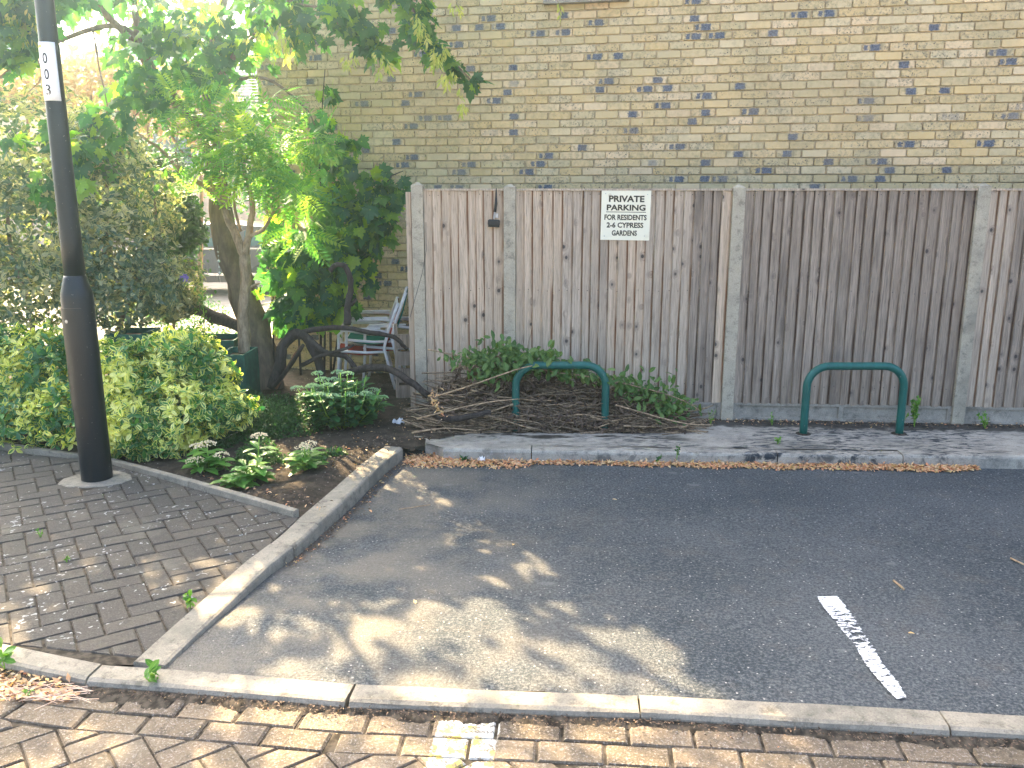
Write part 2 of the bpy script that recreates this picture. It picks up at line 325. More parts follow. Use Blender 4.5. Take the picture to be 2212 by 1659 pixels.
MAT = dict(asphalt=m_asphalt(), block=m_block(), brick=m_brick(), farbrick=m_far_brick(), soil=m_soil(),
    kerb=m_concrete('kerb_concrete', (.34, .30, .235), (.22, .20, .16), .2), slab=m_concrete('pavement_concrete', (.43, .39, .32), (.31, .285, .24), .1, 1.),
    post=m_concrete('post_concrete', (.46, .41, .31), (.38, .34, .26)), gravel=m_concrete('gravel_board_concrete', (.40, .36, .30), (.28, .26, .215), .2),
    mortar=m_concrete('mortar', (.60, .50, .34), (.50, .41, .28)), ground=m_concrete('far_ground', (.35, .32, .27), (.26, .24, .2)),
    joint=m_plain('joint_dirt', (.060, .050, .038), .95, .1, .5, 30),
    wood_a=m_wood('weathered_wood_pale', (.69, .55, .40), (.46, .36, .26), (.20, .09, .04), .12),
    wood_b=m_wood('weathered_wood_silver', (.62, .51, .385), (.39, .315, .24), (.17, .09, .045), .35),
    wood_c=m_wood('weathered_wood_grey', (.46, .38, .295), (.235, .185, .14), (.075, .045, .03), .6),
    line=m_paint('line_paint', (.72, .73, .73)), sign=m_sign(), ink=m_plain('sign_ink', (.045, .035, .018), .6, .3, .4, 40),
    hoop=m_metal('green_paint', (.004, .105, .085), .38, 0, .5), pole=m_metal('black_paint', (.001, .006, .012), .28, 0, .38, .05),
    sticker=m_plain('white_vinyl', (.78, .79, .82), .4, .4, .05, 20), yellow=m_plain('yellow_print', (.75, .6, .08), .5), black=m_plain('black_plastic', (.012, .012, .014), .5, .4),
    white=m_plain('white_resin', (.74, .73, .70), .45, .4, .08), steel=m_metal('grey_steel', (.42, .43, .44), .4, .8), red=m_plain('red_fabric', (.30, .035, .02), .85, .1), green=m_plain('green_fabric', (.01, .16, .11), .85, .1),
    planter=m_plain('planter_green', (.015, .10, .065), .7, .3, .3), paper=m_plain('paper', (.8, .8, .8), .8, .1, .06),
    bark=m_bark('grey_bark', (.27, .21, .155), (.17, .13, .10), 16, .4), bark_pale=m_bark('pale_ridged_bark', (.50, .38, .25), (.26, .19, .12), 34, 1.), bark_dark=m_bark('dark_bark', (.075, .062, .055), (.03, .025, .022), 26, 1.),
    twig_dark=m_bark('dark_twig', (.24, .18, .12), (.11, .08, .055), 30, .4), twig=m_bark('dry_twig', (.46, .34, .21), (.20, .14, .09), 30, .4), glass=None)
MAT['maple'] = m_leaf('sycamore_leaf', [(0, (.022, .078, .042)), (.5, (.034, .11, .05)), (.8, (.06, .16, .035)), (1, (.20, .30, .04))], .55, .42, tgain=3.2)
MAT['maple_young'] = m_leaf('young_sycamore_leaf', [(0, (.022, .085, .042)), (.5, (.034, .12, .048)), (.8, (.09, .20, .03)), (1, (.26, .36, .03))], .5, .42, tgain=3.2)
MAT['keys'] = m_leaf('seed_key', [(0, (.34, .42, .10)), (.6, (.48, .54, .16)), (1, (.58, .54, .20))], .5, .6, tgain=1.5)
MAT['euon'] = m_leaf('euonymus_leaf', [(0, (.022, .12, .035)), (.5, (.045, .18, .04)), (1, (.12, .28, .04))], .28, .35, ((1, 1, 1), (.66, .68, .15), (.86, .84, .36), 1.05), tgain=2.2)
MAT['euon_dk'] = m_leaf('euonymus_leaf_greener', [(0, (.022, .12, .045)), (.5, (.04, .17, .05)), (1, (.10, .27, .05))], .28, .35, ((1, 1, 1), (.60, .64, .12), (.80, .78, .27), .55), tgain=2.2)
MAT['gold'] = m_leaf('golden_shrub_leaf', [(0, (.05, .11, .07)), (.5, (.09, .15, .095)), (1, (.18, .22, .11))], .38, .5, ((1, 1, 1), (.34, .36, .22), (.50, .49, .31), .5), tgain=1.5)
MAT['pinn'] = m_leaf('feathery_leaf', [(0, (.055, .18, .05)), (.6, (.10, .25, .06)), (1, (.24, .34, .06))], .5, .5, tgain=2.6)
MAT['sedum'] = m_leaf('sedum_leaf', [(0, (.035, .14, .05)), (.5, (.055, .19, .06)), (1, (.10, .26, .06))], .25, .4, tgain=1.7)
MAT['sedum_lt'] = m_leaf('sedum_leaf_light', [(0, (.07, .22, .04)), (.5, (.12, .30, .05)), (1, (.20, .38, .07))], .3, .4, tgain=1.6)
MAT['flow_g'] = m_plain('green_buds', (.32, .48, .24), .8, .2, .3, 80); MAT['flow_p'] = m_plain('pink_buds', (.86, .66, .42), .8, .2, .3, 80)
MAT['cover'] = m_leaf('ground_cover_leaf', [(0, (.02, .07, .022)), (.6, (.035, .11, .03)), (1, (.07, .17, .04))], .3, .55, tgain=1.7)
MAT['weed'] = m_leaf('weed_leaf', [(0, (.07, .20, .03)), (.6, (.13, .30, .04)), (1, (.24, .36, .07))], .35, .5, tgain=1.5)
MAT['bramble'] = m_leaf('cut_green_leaf', [(0, (.06, .13, .035)), (.6, (.10, .20, .05)), (1, (.18, .27, .08))], .35, .5, tgain=1.6)
MAT['dead'] = m_leaf('dead_leaf', [(0, (.07, .045, .035)), (.6, (.13, .09, .07)), (1, (.24, .17, .12))], .25, .8, tgain=1.2)
MAT['litter'] = m_leaf('fallen_leaf', [(0, (.62, .25, .12)), (.3, (.74, .42, .22)), (.6, (.78, .52, .30)), (.85, (.68, .48, .18)), (1, (.82, .66, .45))], .2, .8, tgain=1.1)
MAT['bg_green'] = m_leaf('background_leaf', [(0, (.03, .10, .03)), (.6, (.06, .15, .04)), (1, (.14, .22, .05))], .4, .5, tgain=2.0)
def m_glass(name, c, rough=.08):
    a = M(name, rough, .6); a.col(c); return a.m
MAT['carglass'] = m_glass('car_glass', (.02, .06, .055)); MAT['window'] = m_glass('window_glass', (.05, .06, .07))
MAT['carpaint'] = m_metal('dark_car_paint', (.055, .05, .05), .25, .3, .6); MAT['tyre'] = m_plain('tyre', (.015, .015, .015), .9)
MAT['chrome'] = m_metal('bright_trim', (.7, .7, .72), .2, .9)
MAT['tile'] = m_plain('roof_tile', (.20, .16, .14), .85, .2, .25, 6); MAT['render'] = m_plain('house_render', (.55, .42, .35), .9, .1, .1, 3)
MAT['crystal'] = m_metal('crystal_bead', (.75, .75, .8), .1, .5)
MAT['violet'] = m_plain('violet_petal', (.22, .16, .55), .7)

# ------------------------------------------------------------------ ground, kerbs, paving
def sheet(name, poly, z, m, zf=None, cell=None):
    mb = MB()
    if cell:
        xs = [p[0] for p in poly]; ys = [p[1] for p in poly]; x0, x1, y0, y1 = min(xs), max(xs), min(ys), max(ys)
        nx = int((x1-x0)/cell)+1; ny = int((y1-y0)/cell)+1; idx = {}
        vs = []; fs = []
        def vid(i, j):
            if (i, j) not in idx:
                X, Y = x0+i*cell, y0+j*cell; idx[(i, j)] = len(vs); vs.append((X, Y, zf(X, Y) if zf else z))
            return idx[(i, j)]
        for i in range(nx):
            for j in range(ny):
                if inside((x0+(i+.5)*cell, y0+(j+.5)*cell), poly): fs.append((vid(i, j), vid(i+1, j), vid(i+1, j+1), vid(i, j+1)))
        mb.add(vs, fs)
    else: mb.add([(p[0], p[1], z) for p in poly], [tuple(range(len(poly)))])
    o = mb.build(name, m, smooth=bool(zf)); o['kind'] = 'structure'; return o
sheet('ground', [(-140, -140), (140, -140), (140, 140), (-140, 140)], -.06, MAT['ground'])
def za(y): t = min(1, max(0, (y-3.1)/2.2)); return .085*(1-t*t*(3-2*t))

kb = [P(-300, 1330), P(0, 1388), P(105, 1410), P(215, 1433), P(500, 1453), P(767, 1476), P(1378, 1499), P(2030, 1534), P(2212, 1543), P(2900, 1585)]   # back edge of the front kerb
def arclen(pts):
    L = [0]
    for a, b in zip(pts, pts[1:]): L.append(L[-1]+(b-a).length)
    return L
def at(pts, L, s):
    s = min(max(s, 0), L[-1])
    for i in range(len(pts)-1):
        if s <= L[i+1]+1e-9: t = (s-L[i])/(L[i+1]-L[i]); return pts[i].lerp(pts[i+1], t), (pts[i+1]-pts[i]).normalized()
    return pts[-1], (pts[-1]-pts[-2]).normalized()
def kerb_run(name, pts, splits, width, ztop, zbot, side, m, bev=.012, label=None, skew=0, jit=.004):
    """stones along a line; side=+1 puts the stone to the left of travel"""
    root = bpy.data.objects.new(name, None); col.objects.link(root); root['kind'] = 'structure'
    L = arclen(pts)
    for k in range(len(splits)-1):
        s0, s1 = splits[k]+.004, splits[k+1]-.004; n = max(2, int((s1-s0)/.22)); mb = MB(); vs = []; dz = random.uniform(-jit, jit); dx = random.uniform(-jit, jit)
        for i in range(n+1):
            p, t = at(pts, L, s0+(s1-s0)*i/n); nrm = Vector((-t.y, t.x, 0))*side
            fr = nrm*width+t*skew; zt = ztop(p) if callable(ztop) else ztop
            e = [(0, zbot), (0, zt-.004), (.004/width, zt), (1-bev/width, zt), (1-.3*bev/width, zt-bev*.35), (1, zt-bev), (1, zbot)]
            for (q, z) in e:
                a = p+nrm*dx+fr*q; w = 0 if q in (0,) else random.uniform(-.0018, .0018); vs.append((a.x+w, a.y+w, z+dz+w))
        q = len(e); fs = [(i*q+j, (i+1)*q+j, (i+1)*q+j+1, i*q+j+1) for i in range(n) for j in range(q-1)]
        fs += [tuple(range(q)), tuple(n*q+j for j in range(q))[::-1]]
        if side < 0: pass
        mb.add(vs, fs, random.random()); mb.build('kerb_stone', m, root)
    return root
Lk = arclen(kb)
def s_at_px(pts, L, px):
    best = None
    for i in range(2001):
        s = L[-1]*i/2000; p, _ = at(pts, L, s); x = proj([p])[0][0]
        if best is None or abs(x-px) < best[0]: best = (abs(x-px), s)
    return best[1]
spl = [s_at_px(kb, Lk, x) for x in (-280, 222, 768, 1378, 2028, 2700)]
spl = [spl[0]-.9 if spl[0] > .9 else 0]+spl+[Lk[-1]]
kerb_run('front_kerb', kb, sorted(set(spl)), .118, .10, -.03, -1, MAT['kerb'], .022)
# bay side kerb
sk = [P(287, 1433), P(355, 1371), P(424, 1310), P(530, 1215), P(597, 1166), P(646, 1120), P(716, 1061), P(785, 998), P(832, 964)]
Ls = arclen(sk); ssp = [0, 1.25, Ls[-1]*.50, Ls[-1]*.78, Ls[-1]]
kerb_run('side_kerb', sk, ssp, .145, .105, -.03, -1, MAT['kerb'], .018)
# edging strip between footway and bed
ed = [P(-700, 925, .12), P(0, 962, .12), P(240, 997, .12), P(408, 1043, .13), P(640, 1110, .125)]
Le = arclen(ed); e1 = s_at_px(ed, Le, 408); kerb_run('edging_strip', ed, [0, Le[-1]*.35, s_at_px(ed, Le, 243), e1, Le[-1]-.02], .045, lambda p: p.z+.012, .0, 1, MAT['kerb'], .006)

def prism(poly, z0, z1, bev, rv, tilt=(0, 0)):
    n = len(poly); cx = sum(p[0] for p in poly)/n; cy = sum(p[1] for p in poly)/n; vs = []
    for z, k in ((z0, 0), (z1-bev, 0), (z1, 1)):
        for x, y in poly:
            d = math.hypot(x-cx, y-cy) or 1; f = (1-min(.4, bev*1.3/d)) if k else 1
            X, Y = cx+(x-cx)*f, cy+(y-cy)*f; vs.append((X, Y, z+((X-cx)*tilt[0]+(Y-cy)*tilt[1] if z > z0 else 0)))
    fs = [(a+i, a+(i+1) % n, a+n+(i+1) % n, a+n+i) for a in (0, n) for i in range(n)]+[tuple(2*n+i for i in range(n))]
    mb = MB(); return mb.add(vs, fs, rv)
def ccw(p):
    s = sum(p[i][0]*p[(i+1) % len(p)][1]-p[(i+1) % len(p)][0]*p[i][1] for i in range(len(p))); return p if s > 0 else p[::-1]
def paving(root, region, ztop, ang, w, org, holes=(), zf=None, joint=.004, cut=None):
    region = ccw(region); ca, sa = math.cos(ang), math.sin(ang); out = []
    for i in range(-60, 60):
        for j in range(-60, 60):
            k = (i-j) % 4
            if k == 0: a, b = 2, 1
            elif k == 3: a, b = 1, 2
            else: continue
            g = joint*.6+random.uniform(0, .0025); dr = random.uniform(-.01, .01)
            rc = [(i*w+g, j*w+g), ((i+a)*w-g, j*w+g), ((i+a)*w-g, (j+b)*w-g), (i*w+g, (j+b)*w-g)]
            mx, my = (i+a/2)*w, (j+b/2)*w
            rc = [(mx+(x-mx)-(y-my)*dr, my+(y-my)+(x-mx)*dr) for x, y in rc]
            rc = [(org[0]+x*ca-y*sa, org[1]+x*sa+y*ca) for x, y in rc]
            if not any(inside(q, region) for q in rc+[(sum(q[0] for q in rc)/4, sum(q[1] for q in rc)/4)]): continue
            for q in range(len(region)):
                if len(rc) > 2: rc = clip(rc, region[q], region[(q+1) % len(region)])
            if cut and len(rc) > 2:
                mxx = sum(q[0] for q in rc)/len(rc)
                for qa, qb in zip(cut, cut[1:]):
                    if min(qa.x, qb.x) <= mxx <= max(qa.x, qb.x): rc = clip(rc, (qb.x, qb.y), (qa.x, qa.y)); break
            if len(rc) < 3 or area(rc) < .0016: continue
            if any(math.hypot(sum(q[0] for q in rc)/len(rc)-h[0], sum(q[1] for q in rc)/len(rc)-h[1]) < h[2] for h in holes): continue
            out.append((rc, root))
    for rc, root in out:
        cx = sum(q[0] for q in rc)/len(rc); cy = sum(q[1] for q in rc)/len(rc); z = ztop+random.uniform(-.003, .003)
        prism(rc, ztop-.05, z, .006, random.random(), (random.uniform(-.016, .016), random.uniform(-.016, .016))).build('paving_block', MAT['block'], root)
fw = bpy.data.objects.new('footway', None); col.objects.link(fw); fw['kind'] = 'structure'
LP = P(210, 1033); LPX = (LP.x, LP.y)
XL = -4.7
def on(pts, x):
    for a, b in zip(pts, pts[1:]):
        if (a.x-x)*(b.x-x) <= 0: return a.lerp(b, (x-a.x)/(b.x-a.x)).y
freg = [(XL, on(kb, XL) if kb[0].x < XL else kb[0].y+.2), (P(0, 1388).x, P(0, 1388).y), (P(215, 1433).x, P(215, 1433).y), (sk[0].x, sk[0].y), (sk[5].x, sk[5].y), (P(637, 1113, .1).x, P(637, 1113, .1).y), (P(240, 999).x, P(240, 999).y), (XL, P(240, 999).y+.55)]
paving(fw, freg, .10, R(32), .118, (-2.0, 4.0), holes=[(LP.x, LP.y, .16)])
o = sheet('footway_bed', freg, .0935, MAT['joint']); o.parent = fw
# concrete patch round the lamp post foot
pt = [(LP.x+(.17+.06*vnoise(k*.9, 3))*math.cos(k*math.pi/6)*1.2, LP.y-.02+(.15+.05*vnoise(k*1.3, 7))*math.sin(k*math.pi/6)) for k in range(12)]
o = prism(pt, .05, .104, .006, 0).build('concrete_patch', MAT['kerb'], fw)
# road of blocks in front
rd = bpy.data.objects.new('block_road', None); col.objects.link(rd); rd['kind'] = 'structure'
fk = []
for i in range(41):
    p, t = at(kb, Lk, Lk[-1]*i/40); nrm = Vector((t.y, -t.x, 0)); fk.append((p, t, nrm))
ZR = .06; W0 = .118
def course(off, w, L, shift):
    s = shift-L
    while s < Lk[-1]:
        pts = []
        a, ta = at(kb, Lk, max(0, s+.005)); b, tb = at(kb, Lk, min(Lk[-1], s+L-.005))
        na = Vector((ta.y, -ta.x, 0)); nb = Vector((tb.y, -tb.x, 0))
        if s+L > 0:
            q = [a+na*(off+w-.004), b+nb*(off+w-.004), b+nb*(off+.004), a+na*(off+.004)]
            x = proj([q[0]])[0][0]
            if -200 < x < 2500:
                prism(ccw([(v.x, v.y) for v in q]), ZR-.05, ZR+random.uniform(-.003, .003), .007, random.random(), (random.uniform(-.02, .02), random.uniform(-.02, .02))).build('paving_block', MAT['block'], rd)
        s += L
course(W0+.022, .118, .243, .11); course(W0+.140, .118, .243, .02)
far = [(p+n*(W0+.259)) for p, t, n in fk]
a0, a1 = far[0], far[-1]
# herringbone beyond the two border courses (kept convex by its chord)
paving(rd, [(-4.2, 1.9), (3.6, 1.9), (3.6, 4.2), (-4.2, 4.2)], ZR, R(38), .121, (-.9, 2.2), cut=far)
mbj = MB(); vs = []
for p, t, n in fk: vs += [p+n*.10, p+n*2.2]
mbj.add([(v.x, v.y, ZR-.008) for v in vs], [(2*i, 2*i+1, 2*i+3, 2*i+2) for i in range(40)]); o = mbj.build('road_bed', MAT['joint'], rd)
# mossy dirt strip at the foot of the kerb
mbs = MB(); vs = []; fs = []; N = 900
for i in range(N+1):
    p, t = at(kb, Lk, Lk[-1]*i/N); n = Vector((t.y, -t.x, 0)); w = .018+.04*vnoise(i*.06, 0)+.018*vnoise(i*.3, 5)+.008*vnoise(i*1.1, 5); x = proj([p])[0][0]
    if x < 420: w += .05*vnoise(i*.1, 8)+.025
    for q, z in ((-.01, ZR+.012), (.25, ZR+.008+.005*random.random()), (.6, ZR+.003+.004*random.random()), (1, ZR-.004)):
        a = p+n*(W0+w*q); vs.append((a.x, a.y, z))
for i in range(N):
    for j in range(3): fs.append((i*4+j, i*4+j+1, i*4+j+5, i*4+j+4))
mbs.add(vs, fs); o = mbs.build('dirt_strip', MAT['joint'], smooth=True); o['kind'] = 'structure'

# rear pavement: kerb face line and slab
FY = R(-4.05); fu = Vector((math.cos(FY), math.sin(FY), 0)); fn = Vector((fu.y, -fu.x, 0))   # fn points to the camera
rk0, rk1 = P(905, 969), P(2212, 987); rku = (rk1-rk0).normalized()
rk = [P(893, 948), P(890, 956), P(894, 963), P(906, 968.5), P(930, 970)]+[P(930, 970).lerp(P(2212, 987), k/8) for k in range(1, 9)]+[P(3200, 1002)]
rk = rk[::-1]; Lr = arclen(rk)
for i in range(len(rk)): rk[i].z = .1
j1 = s_at_px(rk, Lr, 1683); j2 = s_at_px(rk, Lr, 1150); kerb_run('rear_kerb', [v+Vector((0, .13, 0)) if i < len(rk)-3 else v+Vector((.10, .06, 0)) for i, v in enumerate(rk)], [0, j1-.92, j1, j2, Lr[-1]-.02], .125, .10, -.03, 1, MAT['slab'], .022)
slabp = [(v.x+(.12 if i > len(rk)-4 else 0), v.y+.128) for i, v in enumerate(rk)]+[(P(960, 930).x, P(960, 930).y), (P(960, 930).x, 7.6), (rk[0].x, 7.6)]
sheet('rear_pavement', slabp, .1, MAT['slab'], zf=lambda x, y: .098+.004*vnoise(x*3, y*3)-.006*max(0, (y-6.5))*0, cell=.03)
# asphalt bay
ap = [(sk[0].x-.05, kb[3].y-.03)]+[(v.x, v.y-.01) for v in kb[4:]]+[(rk[0].x, rk[0].y+.1), (P(900, 968).x, rk[-1].y+.1), (sk[-1].x-.05, sk[-1].y+.15)]+[(v.x+.02, v.y) for v in sk[::-1]]
ap = [(a[0], a[1]) for a in ap]
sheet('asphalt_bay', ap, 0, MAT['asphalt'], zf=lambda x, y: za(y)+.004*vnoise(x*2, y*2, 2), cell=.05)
# crack and dirt filling the asphalt edge along the side kerb is given by leaf litter below
# white bay line on the asphalt
def A(px, py):
    z = 0
    for _ in range(4): p = P(px, py, z); z = za(p.y)+.006
    p.z = z; return p
lp = [((1762, 1290), (1810, 1289)), ((1768, 1305), (1824, 1302)), ((1800, 1345), (1855, 1342)), ((1845, 1400), (1890, 1397)), ((1868, 1440), (1912, 1437)), ((1903, 1480), (1945, 1477)), ((1935, 1512), (1962, 1508))]
mb = MB(); vs = []
for l, r_ in lp: vs += [A(*l)+Vector((0, 0, .004)), A(*r_)+Vector((0, 0, .004))]
mb.add(vs, [(2*i, 2*i+1, 2*i+3, 2*i+2) for i in range(len(lp)-1)], 0, [(k % 2, k/len(vs)) for k in range(len(vs))]); o = mb.build('parking_line', MAT['line']); o['kind'] = 'structure'
# soil bed
bed = [(-9, 5.6), (ed[1].x, ed[1].y+.03), (ed[2].x, ed[2].y+.03), (ed[3].x, ed[3].y+.03), (ed[4].x, ed[4].y+.02)]+[(v.x+.03, v.y) for v in sk[5:]]+[(P(866, 962).x, P(866, 962).y), (P(888, 1000).x, P(888, 962).y-.12), (P(905, 958).x, P(905, 958).y), (P(960, 930).x+.3, P(960, 930).y), (1.2, 7.35), (1.2, 8.9), (-2.4, 9.35), (-2.4, 10.2), (-9, 10.2)]
bed = bed[:1]+[(-9, 5.9)]+bed[1:]
def seg_d(x, y, pts):
    best = 9
    for a, b in zip(pts, pts[1:]):
        dx, dy = b.x-a.x, b.y-a.y; t = max(0, min(1, ((x-a.x)*dx+(y-a.y)*dy)/(dx*dx+dy*dy))); best = min(best, math.hypot(a.x+t*dx-x, a.y+t*dy-y))
    return best
def soil_z(x, y):
    z = .085+.035*vnoise(x*4, y*4, 1)+.02*vnoise(x*17, y*17, 2)-(.03 if (x > -1.0 and y < 6.5) else 0)
    d = min(seg_d(x, y, sk), seg_d(x, y, ed)); k = max(0, min(1, (d-.04)/.12)); return .088*(1-k)+z*k
for q in range(len(bed)):                      # run the soil under the kerbs so that no ragged edge shows
    for v in sk[5:]:
        if abs(bed[q][0]-v.x-.03) < 1e-6 and abs(bed[q][1]-v.y) < 1e-6: bed[q] = (v.x+.085, v.y-.02)
sheet('soil_bed', bed, .1, MAT['soil'], zf=soil_z, cell=.035)

# ------------------------------------------------------------------ brick building
WY = R(-12.); wu = Vector((math.cos(WY), math.sin(WY), 0)); wf = Vector((wu.y, -wu.x, 0)); wc = Vector((-2.62, 9.27, 0))
bld = empty('brick_building', 'pale yellow stock brick building wall rising behind the wooden fence', 'building', wc, WY)
LW, HW = 13.5, 8.2
MB().box((LW/2, 3.5-.0+.012, HW/2), (LW, 7.0, HW), 0).build('wall_core', MAT['mortar'], bld)
mb = MB(); mb.box((LW/2, 3.5, 6.15+.1), (LW+.012, 7.03, 3.9)); mb.build('upper_wall', MAT['farbrick'], bld)
mb = MB(); mb.box((-.0, 3.6, 2.1), (.014, 6.9, 4.2)); mb.build('end_wall', MAT['farbrick'], bld)
mb = MB(); mb.add([(-.3, -.3, HW), (LW+.3, -.3, HW), (LW+.3, 7.3, HW), (-.3, 7.3, HW), (-.3, 3.5, HW+1.6), (LW+.3, 3.5, HW+1.6)], [(0, 1, 5, 4), (2, 3, 4, 5), (0, 4, 3), (1, 2, 5), (3, 2, 1, 0)]); mb.build('roof', MAT['tile'], bld)
def brick(u0, u1, z0, z1, rv):
    j = lambda s=.0022: random.uniform(-s, s); pr = random.uniform(-.002, .003)
    d0, d1, d2 = .012, -.0015, -.0065-pr
    wz = .006*(vnoise(u0*.55, z0*3.3, 3)-.5)+.004*(vnoise(u0*2.1, z0*7, 4)-.5); z0 += wz; z1 += wz
    u0 += j(); u1 += j(); z0 += j(.002); z1 += j(.002); k = random.uniform(.008, .016); kk = k*.6
    def oc(i): return [(u0+k, z0+i), (u1-k, z0+i), (u1-i, z0+kk), (u1-i, z1-kk), (u1-k, z1-i), (u0+k, z1-i), (u0+i, z1-kk), (u0+i, z0+kk)]
    vs = []
    for d, i, s_ in ((d0, 0, 0), (d1, 0, .0012), (d2, .0035, .0012)):
        vs += [(x+j(.0012)*(s_ > 0), d, z+random.uniform(-s_, s_)) for x, z in oc(i)]
    fs = [(a+k_, a+(k_+1) % 8, a+8+(k_+1) % 8, a+8+k_) for a in (0, 8) for k_ in range(8)]+[tuple(range(16, 24))]
    uv = [((x-u0)/.215, (z-z0)/(z1-z0)) for x, y, z in vs]; return vs, fs, rv, uv
bricks = []
CH, BL = .075, .225; win = (2.62, 3.45, 3.60)                      # window opening: u0, u1, sill z
def wpt(u, z): return wc+wu*u+Vector((0, 0, z))
ZW = None
for c in range(56):
    z0 = .06+c*CH
    for k in range(-1, 60):
        u0 = k*BL+(BL/2 if c % 2 else 0); u1 = u0+BL
        if u0 < 0: u0 = 0
        if u1-u0 < .05 or u0 > LW-.3: continue
        if z0 < 1.72 and u0 > 2.2: continue
        bricks.append([u0+.005, u1-.005, z0+.005, z0+CH-.005])
MID = [wpt((b[0]+b[1])/2, (b[2]+b[3])/2) for b in bricks]
px, py, D = proj(np.array([tuple(m) for m in MID]))
# window sill sits where the photograph shows it
sp0, sp1 = P, None
def wall_uz(px_, py_):
    a, b, c = ray(px_, py_); d = Vector((a, b, c)); n = wf; o_ = Vector((0, 0, CAMH)); t = (wc-o_).dot(n)/d.dot(n); q = o_+d*t-wc
    return q.dot(wu), q.z
us0, zs0 = wall_uz(1177, 12); us1, zs1 = wall_uz(1360, 5)
bricks2 = []
for b, x, y, dd in zip(bricks, px, py, D):
    if b[2] > zs0+.005 and b[1] > us0+.05 and b[0] < us1-.05: continue
    bricks2.append((b, x, y, dd))
vis = sorted([i for i, (b, x, y, dd) in enumerate(bricks2) if 0 < x < 2212 and 0 < y < 395], key=lambda i: bricks2[i][3])[:300]; vis = set(vis)
rest = MB()
for i, (b, x, y, dd) in enumerate(bricks2):
    bb = brick(*b, random.random())
    if i in vis: m_ = MB(); m_.add(*bb); m_.build('brick', MAT['brick'], bld)
    else: rest.add(*bb)
rest.build('brickwork', MAT['brick'], bld, kind='stuff')
w = MB(); w.box(((us0+us1)/2, -.03, zs0+.022), (us1-us0, .12, .045)); sill = w.build('window_sill', MAT['gravel'], bld)
w = MB(); w.box(((us0+us1)/2, .0, zs0+.6), (us1-us0-.1, .03, 1.1)); 
wd = MB(); zt = zs0+.05
for (a, b, c, d) in ((us0+.05, us0+.11, zt, zt+1.1), (us1-.11, us1-.05, zt, zt+1.1), (us0+.11, us1-.11, zt, zt+.06), (us0+.11, us1-.11, zt+1.04, zt+1.1)): wd.box(((a+b)/2, -.01, (c+d)/2), (b-a, .05, d-c))
wo = wd.build('window', MAT['white'], bld); w = MB(); w.box(((us0+us1)/2, -.004, zt+.55), (us1-us0-.22, .02, .98)); w.build('pane', MAT['window'], wo)

# ------------------------------------------------------------------ fence
f3 = Vector((1.838, 7.114, 0)); fence = empty('close_board_fence', 'grey weathered close-board timber fence between concrete posts under the brick wall', 'fence', f3, FY)
T = [-2.63, -1.86, 0, 1.91, 3.83]; ZB, ZT = .25, 2.015
def post(t, z1=2.045):
    mb = MB(); w, d = .098, .1
    mb.box((t, .012, z1/2+.02), (w, d, z1-.04)); h = z1
    mb.add([(t-w/2, .012-d/2, h), (t+w/2, .012-d/2, h), (t+w/2, .012+d/2, h), (t-w/2, .012+d/2, h), (t, .012, h+.028)], [(0, 1, 4), (1, 2, 4), (2, 3, 4), (3, 0, 4)])
    return mb.build('concrete_post', MAT['post'], fence)
for k, t in enumerate(T): post(t, [2.06, 2.045, 2.04, 2.05, 2.05][k])
def gboard(a, b, split=True):
    mb = MB(); L = b-a; y = .012; mb.box(((a+b)/2, y+.012, .165), (L, .03, .17))
    mid = [a, (a+b)/2, b] if split else [a, b]; f = -.003
    mb.box(((a+b)/2, f+.004, .239), (L, .022, .022)); mb.box(((a+b)/2, f+.004, .10), (L, .022, .05))
    for m_ in mid: mb.box((min(max(m_, a+.02), b-.02), f+.005, .175), (.04, .02, .15-.022))
    mb.build('gravel_board', MAT['gravel'], fence)
def board(t0, t1, z0, z1, m, fl=0, lean=0.):
    """feather-edge board: thick left edge laps over the thin right edge of its neighbour"""
    n = 7; mb = MB(); vs = []; uv = []; bow = random.uniform(-.003, .003); wv = random.uniform(0, 6)
    for i in range(n):
        s = i/(n-1); z = z0+(z1-z0)*s; dx = bow*math.sin(math.pi*s)+lean*(s-.5)+.0012*math.sin(wv+s*9)
        for (x, y, u) in ((t0, .0, 0), (t0, -.022, .0), (t1, -.004, 1.), (t1, .0, 1.)):
            vs.append((x+dx, y, z)); uv.append((u, s))
    fs = [(i*4+j, i*4+(j+1) % 4, (i+1)*4+(j+1) % 4, (i+1)*4+j) for i in range(n-1) for j in range(4)]+[(0, 1, 2, 3), tuple((n-1)*4+j for j in (3, 2, 1, 0))]
    mb.add(vs, [f[::-1] for f in fs], random.random(), uv); o = mb.build('board', m, fence)
    o.location.y = random.uniform(-.002, .002)
    return o
def panel(a, b, nb, mats, gb=True, zt=ZT, z0=ZB):
    a += .052; b -= .052; w = (b-a)/nb; x = a
    ws = [w*random.uniform(.86, 1.14) for _ in range(nb)]; k = (b-a)/sum(ws)
    for i, q in enumerate(ws):
        board(x+.0008, x+q*k+.0, z0-.002+random.uniform(-.003, .003), zt+random.uniform(-.002, .002), mats((i+.5)/nb)); x += q*k
    for z in (zt-.16, (zt+z0)/2, z0+.12): MB().box(((a+b)/2, .02, z), (b-a, .038, .055)).build('rail', MAT['wood_b'], fence)
    MB().box(((a+b)/2, -.004, zt+.009), (b-a, .05, .016)).build('capping_rail', MAT['wood_b'], fence)
    nl = MB()
    if gb: gboard(a-.01, b+.01)
W_ = MAT
panel(T[0], T[1], 9, lambda f: W_['wood_a'])
panel(T[1], T[2], 23, lambda f: W_['wood_a'] if f < .22 or (.45 < f < .62) or f > .965 else (W_['wood_b'] if f < .82 else W_['wood_c']))
panel(T[2], T[3], 22, lambda f: W_['wood_c'])
panel(T[3], T[4], 22, lambda f: W_['wood_b'] if f < .12 else W_['wood_c'])
